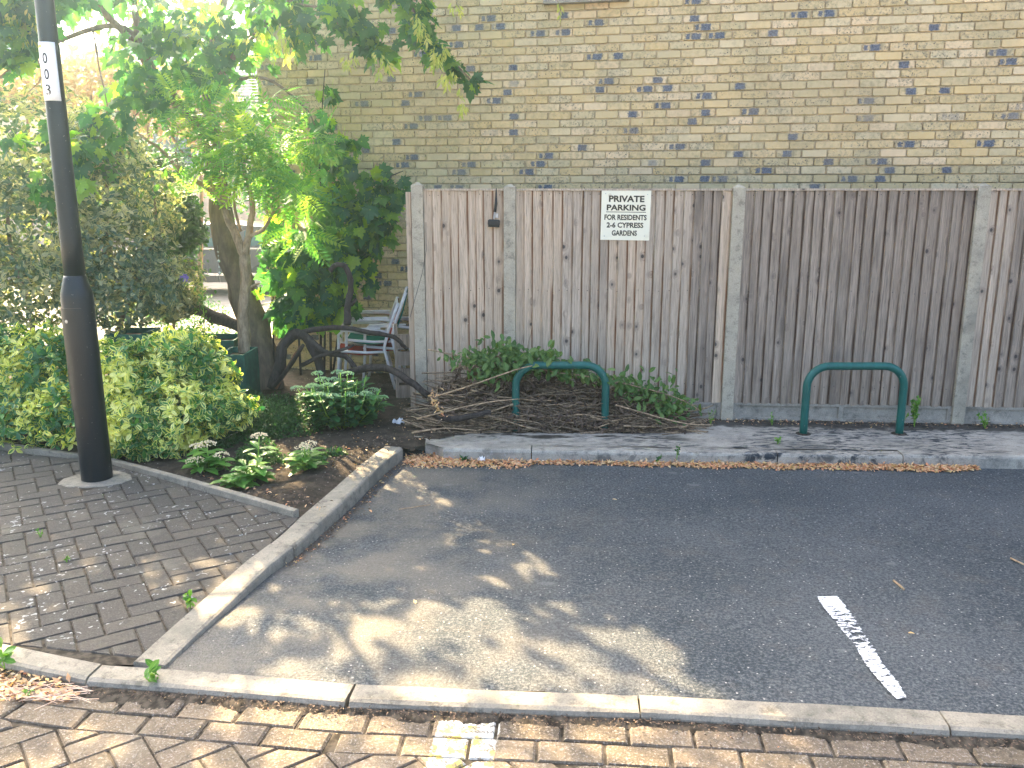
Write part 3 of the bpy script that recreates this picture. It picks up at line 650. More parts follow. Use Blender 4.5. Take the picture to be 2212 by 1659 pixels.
board(T[0]-.098, T[0]-.052, .1, ZT-.01, MAT['wood_a'])
# nail heads
nm = MB()
for t in np.arange(T[0]+.1, T[3], .083):
    for z in (ZT-.03, 1.2, .4): nm.box((t+random.uniform(-.01, .01), -.0165, z+random.uniform(-.01, .01)), (.006, .004, .006))
nm.build('nail_heads', MAT['black'], fence, kind='stuff')
def fpt(t, z, off=0.): return f3+fu*t+fn*off+Vector((0, 0, z))
def f_tz(px_, py_, off=.02):
    a, b, c = ray(px_, py_); d = Vector((a, b, c)); o_ = Vector((0, 0, CAMH)); q0 = f3+fn*off; t = (q0-o_).dot(fn)/d.dot(fn); q = o_+d*t-f3
    return q.dot(fu), q.z

# sign
def textmesh(s, size, bold=.0, ext=.0008):
    cu = bpy.data.curves.new('lettering', 'FONT'); cu.body = s; cu.size = size; cu.offset = bold; cu.extrude = ext; cu.align_x = 'CENTER'; cu.resolution_u = 3
    o = bpy.data.objects.new('t', cu); col.objects.link(o); bpy.context.view_layer.update()
    me = bpy.data.meshes.new_from_object(o.evaluated_get(bpy.context.evaluated_depsgraph_get())); bpy.data.objects.remove(o); bpy.data.curves.remove(cu); return me
def text_arrays(s, width, height, bold):
    me = textmesh(s, 1., bold); v = np.array([q.co[:] for q in me.vertices]); f = [tuple(p.vertices) for p in me.polygons]; bpy.data.meshes.remove(me)
    x0, x1, y0, y1 = v[:, 0].min(), v[:, 0].max(), v[:, 1].min(), v[:, 1].max()
    v[:, 0] = (v[:, 0]-(x0+x1)/2)*width/(x1-x0); v[:, 1] = (v[:, 1]-y0)*height/(y1-y0); v[:, 2] *= .5; return v, f
t0, zt0 = f_tz(1299, 411); t1, zb0 = f_tz(1402, 519); SWd, SHt = t1-t0, zt0-zb0; sc_ = Vector(fpt((t0+t1)/2, zb0, .024))
sg = empty('parking_sign', 'cream sign with dark PRIVATE PARKING lettering screwed to the fence', 'sign', sc_, FY); sg.rotation_euler.y = R(.6)
mb = MB(); mb.box((0, 0, SHt/2), (SWd, .004, SHt)); mb.build('sign_plate', MAT['sign'], sg)
mb = MB()
def fracbox(fx0, fx1, fy0, fy1): return (fx0-.5)*SWd, (fx1-.5)*SWd, (1-fy1)*SHt, (1-fy0)*SHt
for s, fx0, fx1, fy0, fy1, bd in (('PRIVATE', .15, .87, .105, .235, .036), ('PARKING', .11, .90, .285, .405, .036), ('FOR RESIDENTS', .07, .93, .485, .595, .032), ('2-6 CYPRESS', .12, .87, .64, .75, .032), ('GARDENS', .23, .745, .80, .91, .032)):
    x0, x1, z0, z1 = fracbox(fx0, fx1, fy0, fy1); v, f = text_arrays(s, x1-x0, z1-z0, bd)
    mb.add([(q[0]+(x0+x1)/2, -.0024-.0006-q[2]*.4, q[1]+z0) for q in v], f)
x0, x1, z0, z1 = fracbox(.10, .91, .428, .440); mb.box(((x0+x1)/2, -.0028, (z0+z1)/2), (x1-x0, .001, z1-z0)); mb.build('lettering', MAT['ink'], sg)
for fx, fz in ((.08, .93), (.93, .92), (.08, .08), (.9, .09)): m_ = MB(); m_.lathe([(.004, 0), (.004, .002), (.002, .003)], n=8); q = m_.build('screw', MAT['steel'], sg); q.location = ((fx-.5)*SWd, -.002, fz*SHt); q.rotation_euler = (R(90), 0, 0)

# hanging squeegee
def hang():
    tq, zq = f_tz(1071, 408); r_ = empty('squeegee', 'small black squeegee hanging head down from the fence top near the second post', 'squeegee', fpt(tq, zq, .03), FY)
    g = lambda a, b: (lambda q: Vector((q[0]-tq, 0, q[1]-zq)))(f_tz(a, b, .03))
    m_ = MB(); m_.tube([g(1072, 406), g(1071.5, 440), g(1069, 458)], [.003, .012, .012], 8); m_.build('handle', MAT['black'], r_, True)
    m_ = MB(); m_.tube([g(1069, 458), g(1067, 473)], .009, 8); c = g(1070.5, 466); m_.box(c+Vector((.006, .003, 0)), (.03, .006, .035)); m_.build('ferrule', MAT['steel'], r_)
    c = g(1067, 480); m_ = MB(); m_.box(c, (.098, .035, .042), bev=.008, axes=Matrix.Rotation(R(3), 3, 'Y')); m_.build('head', MAT['black'], r_)
    m_ = MB(); m_.box(c+Vector((0, -.012, -.03)), (.094, .006, .02), axes=Matrix.Rotation(R(3), 3, 'Y')); m_.build('blade', MAT['tyre'], r_)
hang()
# loose cable on post 1
m_ = MB(); m_.tube([fpt(*f_tz(920, 480, .07), .07), fpt(*f_tz(921, 540, .07), .07), fpt(*f_tz(912, 590, .08), .08), fpt(*f_tz(898, 640, .09), .09), fpt(*f_tz(886, 685, .09), .09)], .0022, 5)
tag(m_.build('cable', MAT['black'], smooth=True), 'thin black cable trailing down the leftmost concrete fence post', 'cable')

# cycle stands
def hoop(px0, px1, pyb, pyt, label):
    a, b = P(px0, pyb), P(px1, pyb); c = (a+b)/2; w = (b-a).length; ztop = W((px0+px1)/2, pyt, c.y).z-.1; r_ = .031; cr = .17
    root = empty('cycle_stand', label, 'cycle stand', (c.x, c.y, .1), math.atan2(b.y-a.y, b.x-a.x), 'green cycle stands on the rear pavement')
    pts = [Vector((-w/2, 0, -.05)), Vector((-w/2, 0, .1)), Vector((-w/2, 0, ztop-cr))]
    for k in range(1, 9): t = math.pi/2*k/8; pts.append(Vector((-w/2+cr-cr*math.cos(t), 0, ztop-cr+cr*math.sin(t))))
    for k in range(1, 4): pts.append(Vector((-w/2+cr+(w-2*cr)*k/4, 0, ztop)))
    pts += [Vector((-q.x, 0, q.z)) for q in pts[10::-1]]
    m_ = MB(); m_.tube(pts, r_, 16); m_.build('bent_tube', MAT['hoop'], root, True)
    for s in (-1, 1): m_ = MB(); m_.lathe([(.06, -.01), (.058, .004), (.035, .007)], (s*w/2, 0, 0), 16); m_.build('ground_collar', MAT['joint'], root)
hoop(1114, 1306, 931, 789, 'green tubular cycle stand in front of the brushwood heap')
hoop(1735, 1942, 937, 791, 'green tubular cycle stand in clear view before the dark fence panel')

# ------------------------------------------------------------------ lamp post
lamp = empty('lamp_post', 'black tapered lamp post with white 003 number plate on the block footway', 'lamp post', (LP.x, LP.y, .1))
m_ = MB(); m_.lathe([(.1, -.05), (.1, .02), (.098, .3), (.0985, 1.24), (.096, 1.262), (.071, 1.36), (.066, 1.38)], n=40); m_.build('base_column', MAT['pole'], lamp, True)
m_ = MB(); m_.lathe([(.0655, 1.37), (.064, 1.6), (.054, 3.1), (.045, 5.0), (.04, 5.02)], n=32); m_.build('shaft', MAT['pole'], lamp, True)
m_ = MB(); m_.tube([(0, 0, 4.95), (0, 0, 5.15), (0, -.1, 5.28), (0, -.5, 5.33)], .03, 10); m_.box((0, -.7, 5.34), (.22, .5, .09), bev=.03); m_.build('lantern_arm', MAT['pole'], lamp, True)
def curved(r_, a0, a1, z0, z1, th=.003, n=14, nz=1, rtop=None):
    vs = []; fs = []; rt = rtop if rtop else r_
    for iz in range(nz+1):
        z = z0+(z1-z0)*iz/nz; rr = r_+(rt-r_)*iz/nz
        for i in range(n+1):
            a = a0+(a1-a0)*i/n
            for q in (rr, rr+th): vs.append((q*math.cos(a), q*math.sin(a), z))
    N2 = (n+1)*2
    for iz in range(nz):
        for i in range(n):
            b = iz*N2+i*2; c = b+N2; fs += [(b+1, b+3, c+3, c+1)]
            if iz == 0: fs.append((b, b+2, b+3, b+1))
            if iz == nz-1: fs.append((c, c+1, c+3, c+2))
        b = iz*N2; fs += [(b, b+1, b+N2+1, b+N2), (b+n*2, b+N2+n*2, b+N2+n*2+1, b+n*2+1)]
    return vs, fs
v, f = curved(.0985, R(-150), R(-55), .49, 1.175, .006); m_ = MB(); m_.add(v, f); dr = m_.build('access_door', MAT['pole'], lamp); m_ = MB(); m_.lathe([(.012, 0), (.012, .003), (.005, .004)], n=12); q = m_.build('lock', MAT['steel'], dr); a = R(-111); q.location = (.1025*math.cos(a), .1025*math.sin(a), 1.09); q.rotation_euler = (R(90), 0, a+R(90))
z0s, z1s = 2.45, 2.79; rs = lambda z: .064+(.054-.064)*(z-1.6)/1.5
v, f = curved(rs(z0s)+.0012, R(-156), R(-30), z0s, z1s, .0012, 16, 4, rs(z1s)+.0012); m_ = MB(); m_.add(v, f); m_.build('number_plate', MAT['sticker'], lamp, True)
m_ = MB()
for ch, zc in (('0', 2.665), ('0', 2.572), ('3', 2.482)):
    v, f = text_arrays(ch, .030, .062, .012); rr = rs(zc)+.0030; a0 = R(-95)
    m_.add([((rr+q[2]*.3)*math.cos(a0+q[0]/rr), (rr+q[2]*.3)*math.sin(a0+q[0]/rr), zc+q[1]) for q in v], f)
m_.build('number', MAT['black'], lamp)
v, f = curved(rs(2.77)+.0028, R(-148), R(-112), 2.757, 2.775, .0006, 5); m_ = MB(); m_.add(v, f); m_.build('yellow_mark', MAT['yellow'], lamp)

# ------------------------------------------------------------------ foliage tools
def leaf_oval(l=1., w=.5, fold=.12, curl=.1, pts=3):
    v = [(0, 0, 0)]; uv = [(0, 0)]; prof = [.55, .95, .75] if pts == 3 else [.9]
    ys = [.22, .5, .78] if pts == 3 else [.5]
    for y, p in zip(ys, prof):
        z = -curl*y*y
        v += [(-w/2*p, y, z+fold*p*w), (0, y, z), (w/2*p, y, z+fold*p*w)]; uv += [(1, y), (0, y), (1, y)]
    v.append((0, 1, -curl)); uv.append((1, 1)); f = [(0, 2, 1), (0, 3, 2)]
    for i in range(len(ys)-1):
        a = 1+i*3; f += [(a, a+1, a+4, a+3), (a+1, a+2, a+5, a+4)]
    a = 1+(len(ys)-1)*3; t = len(v)-1; f += [(a, a+1, t), (a+1, a+2, t)]
    v = [(x*l, y*l, z*l) for x, y, z in v]; return np.array(v), f, np.array(uv)
def leaf_maple():
    out = [(0, -.02), (.10, .02), (.34, -.10), (.30, .06), (.48, .10), (.36, .20), (.56, .42), (.40, .42), (.40, .54), (.22, .50), (.20, .72), (.12, .74), (0, 1.0)]
    full = out+[(-x, y) for x, y in out[-2:0:-1]]
    v = [(0, .22, 0)]+[(x, y, -.14*(x*x*2+max(0, y-.3)**2)*1.6+.03*math.sin(9*x)) for x, y in full]; n = len(full)
    f = [(0, 1+i, 1+(i+1) % n) for i in range(n)]; uv = [(0, 0)]+[(1, 0)]*n
    b = len(v); v += [(0.008, .22, 0), (-.008, .22, 0), (-.006, -.45, -.12), (.006, -.45, -.12)]; uv += [(0, 0)]*4; f.append((b, b+1, b+2, b+3))
    return np.array(v, float)-np.array([0, 0, 0]), f, np.array(uv, float)
def leaf_pinnate(n=7):
    V = []; F = []; U = []
    lv, lf, lu = leaf_oval(1, .36, .1, .1, 1)
    def put(px, py, ang, s, z):
        b = len(V); c, d = math.cos(ang), math.sin(ang)
        for (x, y, q), u in zip(lv, lu): V.append((px+(x*c-y*d)*s, py+(x*d+y*c)*s, z+q*s)); U.append(u)
        F.extend([tuple(b+i for i in f) for f in lf])
    for i in range(n):
        y = .12+.8*i/n; z = -.25*y*y; s = .32*(1-.5*abs(y-.4))
        put(0, y, R(62), s, z); put(0, y, R(-62), s, z)
    put(0, .88, 0, .25, -.2); b = len(V); V += [(-.008, 0, 0), (.008, 0, 0), (.004, .9, -.2), (-.004, .9, -.2)]; U += [(0, 0)]*4; F.append((b, b+1, b+2, b+3))
    return np.array(V), F, np.array(U)
def leaf_key():
    V = []; F = []; U = []
    lv, lf, lu = leaf_oval(1, .32, .05, .05, 1)
    for k in range(7):
        a = random.uniform(0, 6.28); t = random.uniform(.1, .9); b = len(V); m_ = Matrix.Translation((0, t*.8, 0)) @ Matrix.Rotation(a, 4, 'Y') @ Matrix.Rotation(R(random.uniform(20, 50)), 4, 'Z') @ Matrix.Scale(.5, 4)
        for q in lv: V.append(tuple(m_ @ Vector(q)))
        U.extend(list(lu)); F.extend([tuple(b+i for i in f) for f in lf])
    return np.array(V), F, np.array(U)
def norm(a): return a/np.maximum(1e-9, np.linalg.norm(a, axis=1, keepdims=True))
def mats(pos, tip, nrm, sc):
    tip = norm(tip); x = norm(np.cross(tip, nrm)); z = np.cross(x, tip); N = len(pos); m = np.zeros((N, 4, 4)); sc = np.asarray(sc).reshape(-1, 1)*np.ones((N, 1))
    m[:, :3, 0] = x*sc; m[:, :3, 1] = tip*sc; m[:, :3, 2] = z*sc; m[:, :3, 3] = pos; m[:, 3, 3] = 1; return m
def merged(name, base, m, mat, parent=None, kind='stuff'):
    v, f, uv = base; N = len(m); nv = len(v)
    if N == 0: return None
    hv = np.c_[v, np.ones(nv)]; V = np.einsum('nij,kj->nki', m, hv)[:, :, :3].reshape(-1, 3)
    me = bpy.data.meshes.new(name); lens = np.array([len(q) for q in f]); flat = np.concatenate([np.array(q) for q in f])
    loops = (flat[None, :]+(np.arange(N)*nv)[:, None]).ravel(); ls = np.concatenate([[0], np.cumsum(np.tile(lens, N))[:-1]])
    me.vertices.add(len(V)); me.vertices.foreach_set('co', V.ravel().astype('f')); me.loops.add(len(loops)); me.loops.foreach_set('vertex_index', loops.astype('i'))
    me.polygons.add(len(ls)); me.polygons.foreach_set('loop_start', ls.astype('i')); me.update(calc_edges=True)
    at_ = me.attributes.new('rnd', 'FLOAT', 'POINT'); at_.data.foreach_set('value', np.repeat(rng.random(N), nv).astype('f'))
    ul = me.uv_layers.new(name='UVMap'); U = np.tile(uv, (N, 1))[loops]; ul.data.foreach_set('uv', U.astype('f').ravel())
    me.materials.append(mat); return link(name, me, parent, kind)
def foliage(base, m, mat, parent, n_parts=0, leafname='leaf', name='foliage'):
    """the largest-showing leaves as objects of their own, the rest as one part"""
    if n_parts:
        px, py, D = proj(m[:, :3, 3]); ok = (px > -10) & (px < 2222) & (py > -10) & (py < 1669)
        idx = np.argsort(np.where(ok, D, 1e9))[:n_parts]; idx = idx[ok[idx]]
        pm = MB(); pm.add([tuple(q) for q in base[0]], base[1], 0, [tuple(u) for u in base[2]]); me = pm.mesh(leafname, mat)
        for i in idx: o = link(leafname, me, parent); o.matrix_basis = Matrix(m[i].tolist())
        keep = np.ones(len(m), bool); keep[idx] = False; m = m[keep]
    return merged(name, base, m, mat, parent)
def ell_pts(c, r, n, shell=.55):
    d = norm(rng.normal(size=(n, 3))); q = shell+(1-shell)*rng.random(n)**.7; return np.array(c)+d*np.array(r)*q[:, None], d
def shrub_leaves(blobs, n, size, droop=.1, jit=.6, whorl=0, up=.3, shell=.6):
    vol = np.array([b[1][0]*b[1][1]+b[1][0]*b[1][2]+b[1][1]*b[1][2] for b in blobs]); vol = vol/vol.sum(); P_ = []; D_ = []
    nn = n//whorl if whorl else n
    for b, q in zip(blobs, vol):
        c, r = b[0], b[1]; p, d = ell_pts(c, r, int(nn*q)+1, shell)
        lump = 1+.13*np.sin(p[:, 0]*9+c[0]*5)*np.sin(p[:, 2]*8+2)+.10*np.sin(p[:, 1]*13+p[:, 2]*17); p = np.array(c)+(p-np.array(c))*lump[:, None]
        P_.append(p); D_.append(d)
    p = np.concatenate(P_); d = np.concatenate(D_); k = p[:, 2] > .12; p, d = p[k], d[k]
    if whorl:
        ax = norm(d+np.array([0, 0, up])+rng.normal(size=d.shape)*.35); pp = []; tt = []; nr = []
        t1 = norm(np.cross(ax, rng.normal(size=ax.shape))); t2 = np.cross(ax, t1)
        for w_ in range(whorl):
            a = 2*math.pi*w_/whorl*1.0+w_*.5; h = (w_/whorl)
            s = t1*math.cos(a)+t2*math.sin(a); tip = s+ax*(.35+.5*h)+rng.normal(size=s.shape)*.18; pp.append(p+ax*size*.5*h); tt.append(tip); nr.append(ax*1.-s*.4+rng.normal(size=s.shape)*.15)
        p = np.concatenate(pp); t = np.concatenate(tt); nn_ = np.concatenate(nr)
    else: t = d+rng.normal(size=d.shape)*jit+np.array([0, 0, -droop]); nn_ = d*.8+np.array([0, 0, up])+rng.normal(size=d.shape)*jit
    return mats(p, t, nn_, size*rng.uniform(.65, 1.2, len(p)))
def B(px_, py_, d, rx, rz, ry=None):        # ellipsoid: image centre, distance, half sizes in photo px
    c = W(px_, py_, d); k = FPX/(d*CP+(CAMH-c.z)*SP); return (tuple(c), (rx/k, (ry if ry else (rx+rz)/2/k), rz/k))
def branch(name, pts, r0, r1, m, parent, n=8, wob=.08, sub=3):
    P_ = [W(*p) if not isinstance(p, Vector) else p for p in pts]; Q = []
    for i in range(len(P_)-1):
        a = P_[max(0, i-1)]; b = P_[i]; c = P_[i+1]; d = P_[min(len(P_)-1, i+2)]
        for k in range(sub):
            t = k/sub; Q.append(.5*((2*b)+(c-a)*t+(2*a-5*b+4*c-d)*t*t+(3*b-a-3*c+d)*t**3)+Vector([random.uniform(-1, 1)*r0*.12 for _ in range(3)]))
    Q.append(P_[-1]); k = len(Q); mb = MB(); mb.tube(Q, [r0+(r1-r0)*(i/(k-1)) for i in range(k)], n, wob); return mb.build(name, m, parent, True)
L_OV = leaf_oval(1, .52, .14, .18); L_SM = leaf_oval(1, .5, .14, .15, 1); L_MP = leaf_maple(); L_PN = leaf_pinnate(); L_KY = leaf_key(); L_SD = leaf_oval(1, .46, .16, .25)

# low variegated hedge (two bushes) in front of the bed
h1 = empty('euonymus_hedge', 'low green euonymus hedge with yellow-edged leaves left of the lamp post', 'hedge', P(60, 960))
bl = [B(-40, 840, 6.75, 150, 125), B(90, 800, 6.7, 110, 95), B(60, 900, 6.5, 130, 75), B(150, 900, 6.35, 85, 85), B(-180, 850, 6.8, 130, 130), B(0, 745, 6.8, 70, 45), B(110, 770, 6.7, 70, 50)]
foliage(L_OV, shrub_leaves(bl, 15000, .060, whorl=4), MAT['euon_dk'], h1, 300)
h2 = empty('euonymus_hedge', 'bright cream-and-green variegated euonymus bush right of the lamp post', 'hedge', P(360, 985))
bl = [B(270, 830, 6.3, 75, 95), B(350, 790, 6.45, 80, 70), B(430, 800, 6.55, 75, 70), B(300, 910, 6.15, 85, 75), B(390, 890, 6.2, 85, 75), B(480, 885, 6.35, 70, 50), B(400, 760, 6.5, 75, 45), B(330, 950, 6.05, 85, 42), B(240, 930, 6.1, 60, 60)]
foliage(L_OV, shrub_leaves(bl, 15000, .062, whorl=4), MAT['euon'], h2, 300)
for r_, xs in ((h1, (-60, 60, 130)), (h2, (280, 360, 430))):
    for x in xs: branch('stem', [(x, 960, 6.6), (x+8, 880, 6.65), (x+20, 800, 6.7)], .014, .006, MAT['bark'], r_, 6)
# tall golden shrub
g1 = empty('golden_shrub', 'tall dusty golden variegated shrub behind the lamp post', 'shrub', P(150, 850))
bl = [B(60, 330, 7.9, 190, 130), B(230, 430, 7.8, 150, 120), B(215, 320, 7.7, 95, 75), B(70, 500, 7.6, 190, 140), B(240, 560, 7.6, 130, 110), B(60, 620, 7.5, 190, 90), B(250, 640, 7.5, 120, 70), B(330, 590, 7.7, 60, 80), B(-120, 470, 7.9, 150, 220), B(330, 470, 8.0, 55, 70)]
foliage(L_OV, shrub_leaves(bl, 26000, .060, whorl=3, shell=.7), MAT['gold'], g1, 300)
for x, x2 in ((60, 20), (180, 230), (250, 330)): branch('stem', [(x, 850, 7.7), (x+10, 700, 7.7), (x2, 520, 7.8), (x2, 380, 7.9)], .03, .01, MAT['bark'], g1, 6)
# dark shrub and yellow-green shrub farther back
for name, lab, bl, n, sz, mt_, cat in (
  ('dark_shrub', 'dark green dense shrub between the golden shrub and the pale-barked tree', [B(350, 440, 8.9, 70, 110), B(400, 500, 8.8, 45, 55), B(300, 380, 9.0, 60, 80)], 5200, .07, 'cover', 'shrub'),
  ('sunlit_shrub', 'yellow sunlit shrub in front of the parked car', [B(405, 620, 8.6, 32, 60), B(340, 640, 8.3, 50, 40), B(380, 660, 8.4, 45, 35)], 2400, .055, 'gold', 'shrub')):
    r_ = empty(name, lab, cat, P(bl and 380, 850)); foliage(L_OV, shrub_leaves(bl, n, sz, whorl=3), MAT[mt_], r_, 60)
    branch('stem', [(380, 850, 8.7), (375, 700, 8.7), (365, 600, 8.7)], .02, .008, MAT['bark'], r_, 6)

# sycamore tree
syc = empty('sycamore_tree', 'sycamore tree with smooth grey-brown trunk leaning left and a broad overhanging crown', 'tree', P(575, 840))
branch('trunk', [Vector((-2.44, 8.35, .05)), (568, 790, 8.36), (548, 700, 8.38), (515, 610, 8.4), (490, 520, 8.4), (472, 420, 8.4), (463, 330, 8.4), (452, 270, 8.4)], .165, .085, MAT['bark'], syc, 14, .03)
lim = [([(455, 300, 8.4), (410, 245, 8.3), (345, 180, 8.2), (310, 120, 8.1), (290, 20, 8.0), (270, -150, 7.9)], .075, .02), ([(452, 280, 8.4), (450, 190, 8.4), (462, 90, 8.4), (500, -60, 8.3), (560, -260, 8.2)], .07, .02),
  ([(455, 190, 8.4), (560, 60, 8.1), (700, -60, 7.8), (820, -90, 7.7), (880, 0, 7.6), (923, 86, 7.6), (985, 140, 7.6), (1032, 188, 7.6)], .035, .004), ([(345, 180, 8.2), (290, 75, 8.0), (230, 56, 7.8), (150, 80, 7.6), (75, 112, 7.5), (0, 168, 7.4)], .03, .012),
  ([(640, 10, 8.0), (700, 20, 7.8), (740, 60, 7.7), (800, 100, 7.7)], .015, .004), ([(450, 190, 8.4), (520, 170, 8.2), (575, 170, 8.1), (630, 205, 8.1), (665, 240, 8.1), (680, 270, 8.1)], .02, .006), ([(300, 100, 8.1), (200, 0, 7.6), (120, -120, 7.2)], .04, .012)]
for p, a, b in lim: branch('limb', p, a, b, MAT['bark'], syc, 8, .05)
tw = [([(75, 112, 7.5), (90, 165, 7.4), (60, 200, 7.3)], .008, .003), ([(200, 60, 7.7), (215, 150, 7.6), (230, 260, 7.5), (150, 330, 7.3)], .009, .003), ([(330, 165, 8.1), (300, 240, 7.8), (250, 290, 7.6)], .01, .003), ([(250, -20, 7.8), (180, 60, 7.6)], .01, .003)]
for p, a, b in tw: branch('twig', p, a, b, MAT['bark'], syc, 5)
def hang_leaves(blobs, size, droop=.9, spread=.8):
    M_ = []
    for (c, r), n in blobs:
        p, d = ell_pts(c, r, n, .15); t = rng.normal(size=p.shape)*spread*.6+np.array([0, -.1, -droop]); t[:, :2] += d[:, :2]*.5
        nn_ = rng.normal(size=p.shape)*.5+np.array([0, -.55, .75]); M_.append(mats(p, t, nn_, size*rng.uniform(.6, 1.15, len(p))))
    return np.concatenate(M_)
BC = lambda px_, py_, d, rx, rz, n, ry=None: (B(px_, py_, d, rx, rz, ry), n)
crown = [BC(40, 60, 7.3, 70, 60, 110, .35), BC(0, 10, 7.3, 90, 60, 110, .35), BC(60, -30, 7.3, 110, 60, 190, .5), BC(280, -20, 7.8, 70, 45, 34, .5), BC(330, 110, 8.0, 110, 75, 85, .4), BC(300, 190, 7.8, 80, 55, 60, .35), BC(240, 270, 7.5, 60, 60, 40, .3), BC(190, 330, 7.3, 50, 55, 38, .3),
  BC(400, 60, 8.1, 100, 60, 95, .4), BC(440, 160, 8.2, 70, 50, 40, .3), BC(500, 60, 8.2, 90, 70, 64, .4), BC(600, 10, 8.0, 90, 50, 80, .35), BC(540, 120, 8.2, 60, 45, 28, .3), BC(660, 60, 8.0, 60, 45, 50, .3), BC(740, 20, 7.7, 60, 45, 50, .25), BC(790, 70, 7.7, 45, 40, 32, .2), BC(820, 105, 7.7, 35, 30, 22, .15),
  BC(850, -30, 7.6, 60, 40, 45, .25), BC(910, 40, 7.6, 35, 45, 34, .15), BC(930, 95, 7.6, 32, 38, 26, .12), BC(970, 135, 7.6, 32, 28, 18, .1), BC(1015, 170, 7.6, 16, 12, 5, .05), BC(10, 130, 7.3, 50, 40, 24, .25), BC(20, 300, 7.2, 30, 30, 6, .2), BC(130, 290, 7.2, 30, 60, 14, .2), BC(95, 400, 7.1, 20, 45, 8, .15), BC(185, 400, 7.0, 22, 25, 5, .1)]
foliage(L_MP, hang_leaves(crown, .165), MAT['maple'], syc, 300)
ucrown = [((-4.5, 7.6, 5.0), (1.3, 1.3, .8), 430), ((-3.2, 8.2, 5.3), (1.3, 1.2, .9), 300), ((-1.9, 8.0, 4.75), (.9, .9, .6), 120), ((-5.4, 9.4, 4.4), (1.4, 1.1, .75), 620), ((-6.8, 9.4, 4.2), (1.4, 1.1, .8), 520), ((-4.0, 9.4, 4.2), (.9, .9, .6), 170), ((-.6, 7.4, 4.6), (.8, .6, .4), 60), ((-3.8, 8.4, 6.4), (1.4, 1.3, .8), 380), ((-5.8, 8.0, 5.2), (1., 1.2, .9), 250)]  # the rear masses at left are unseen leaves added to shade the footway
m2 = hang_leaves([((c, r), n) for c, r, n in ucrown], .17); foliage(L_MP, m2, MAT['maple'], syc, 0, name='upper_and_shade_foliage')
keys = [BC(610, 90, 7.9, 45, 40, 16, .2), BC(640, 60, 7.9, 45, 50, 16, .2), BC(560, 70, 8, 60, 40, 14, .2), BC(755, 120, 7.6, 25, 20, 8, .1), BC(905, 60, 7.4, 20, 34, 12, .05), BC(945, 105, 7.4, 18, 28, 12, .05), BC(970, 150, 7.4, 14, 18, 7, .05), BC(820, 125, 7.4, 26, 18, 8, .05), BC(40, 40, 7.1, 40, 30, 10, .2), BC(430, 40, 7.9, 50, 40, 12, .2), BC(990, 190, 7.5, 10, 12, 2, .02), BC(998, 222, 7.5, 6, 8, 4, .01), BC(975, 10, 7.5, 25, 10, 4, .05)]
mk = hang_leaves(keys, .13, 1.6, .2); foliage(L_KY, mk, MAT['keys'], syc, 60, 'seed_cluster', 'seed_keys')
q = mats(np.array([tuple(W(1211, 12, 7.5)), tuple(W(1209, 30, 7.5)), tuple(W(1205, 2, 7.5))]), np.array([(0, 0, -1.), (.1, 0, -1), (.6, 0, -1)]), np.array([(0, -1., 0)]*3), [.11, .09, .12])
branch('twig', [(880, -60, 7.6), (1050, -100, 7.55), (1180, -40, 7.5), (1212, 30, 7.5)], .006, .002, MAT['bark'], syc, 5); foliage(L_KY, q, MAT['keys'], syc, 3, 'seed_cluster')

# sycamore saplings against the wall
sap = empty('sycamore_sapling', 'leafy young sycamore with many thin stems against the brick wall corner', 'sapling', P(690, 830))
for p in ([(700, 820, 8.55), (700, 600, 8.6), (672, 420, 8.6), (672, 330, 8.6)], [(690, 800, 8.5), (700, 500, 8.5), (690, 350, 8.5), (702, 150, 8.5)], [(720, 800, 8.5), (760, 560, 8.4), (830, 400, 8.3), (870, 370, 8.3)], [(650, 810, 8.5), (640, 640, 8.4), (620, 480, 8.4)], [(715, 800, 8.5), (720, 600, 8.4), (790, 480, 8.3), (860, 480, 8.2)], [(595, 815, 8.3), (590, 720, 8.3), (590, 600, 8.3)]):
    branch('stem', p, .013, .004, MAT['bark_dark'], sap, 6)
sb = [BC(640, 600, 8.1, 80, 90, 190, .3), BC(700, 560, 8.2, 80, 100, 190, .3), BC(650, 680, 8.1, 70, 45, 70, .3), BC(720, 660, 8.1, 60, 40, 60, .25), BC(760, 470, 8.3, 80, 70, 110, .25), BC(820, 440, 8.3, 60, 50, 55, .2), BC(800, 510, 8.3, 50, 50, 45, .2), BC(700, 420, 8.4, 70, 60, 90, .25), BC(730, 330, 8.5, 60, 60, 60, .2), BC(800, 390, 8.4, 45, 40, 36, .15),
  BC(700, 250, 8.5, 28, 90, 24, .12), BC(720, 200, 8.5, 30, 20, 8, .1), BC(860, 400, 8.3, 25, 18, 10, .1), BC(850, 485, 8.2, 28, 18, 9, .1), BC(600, 520, 8.3, 50, 60, 50, .25), BC(760, 580, 8.2, 50, 60, 50, .2), BC(800, 560, 8.3, 30, 25, 12, .1)]
sb = [(b, int(n*.74)) for b, n in sb]; ms = hang_leaves(sb, .175); foliage(L_MP, ms, MAT['maple_young'], sap, 260)
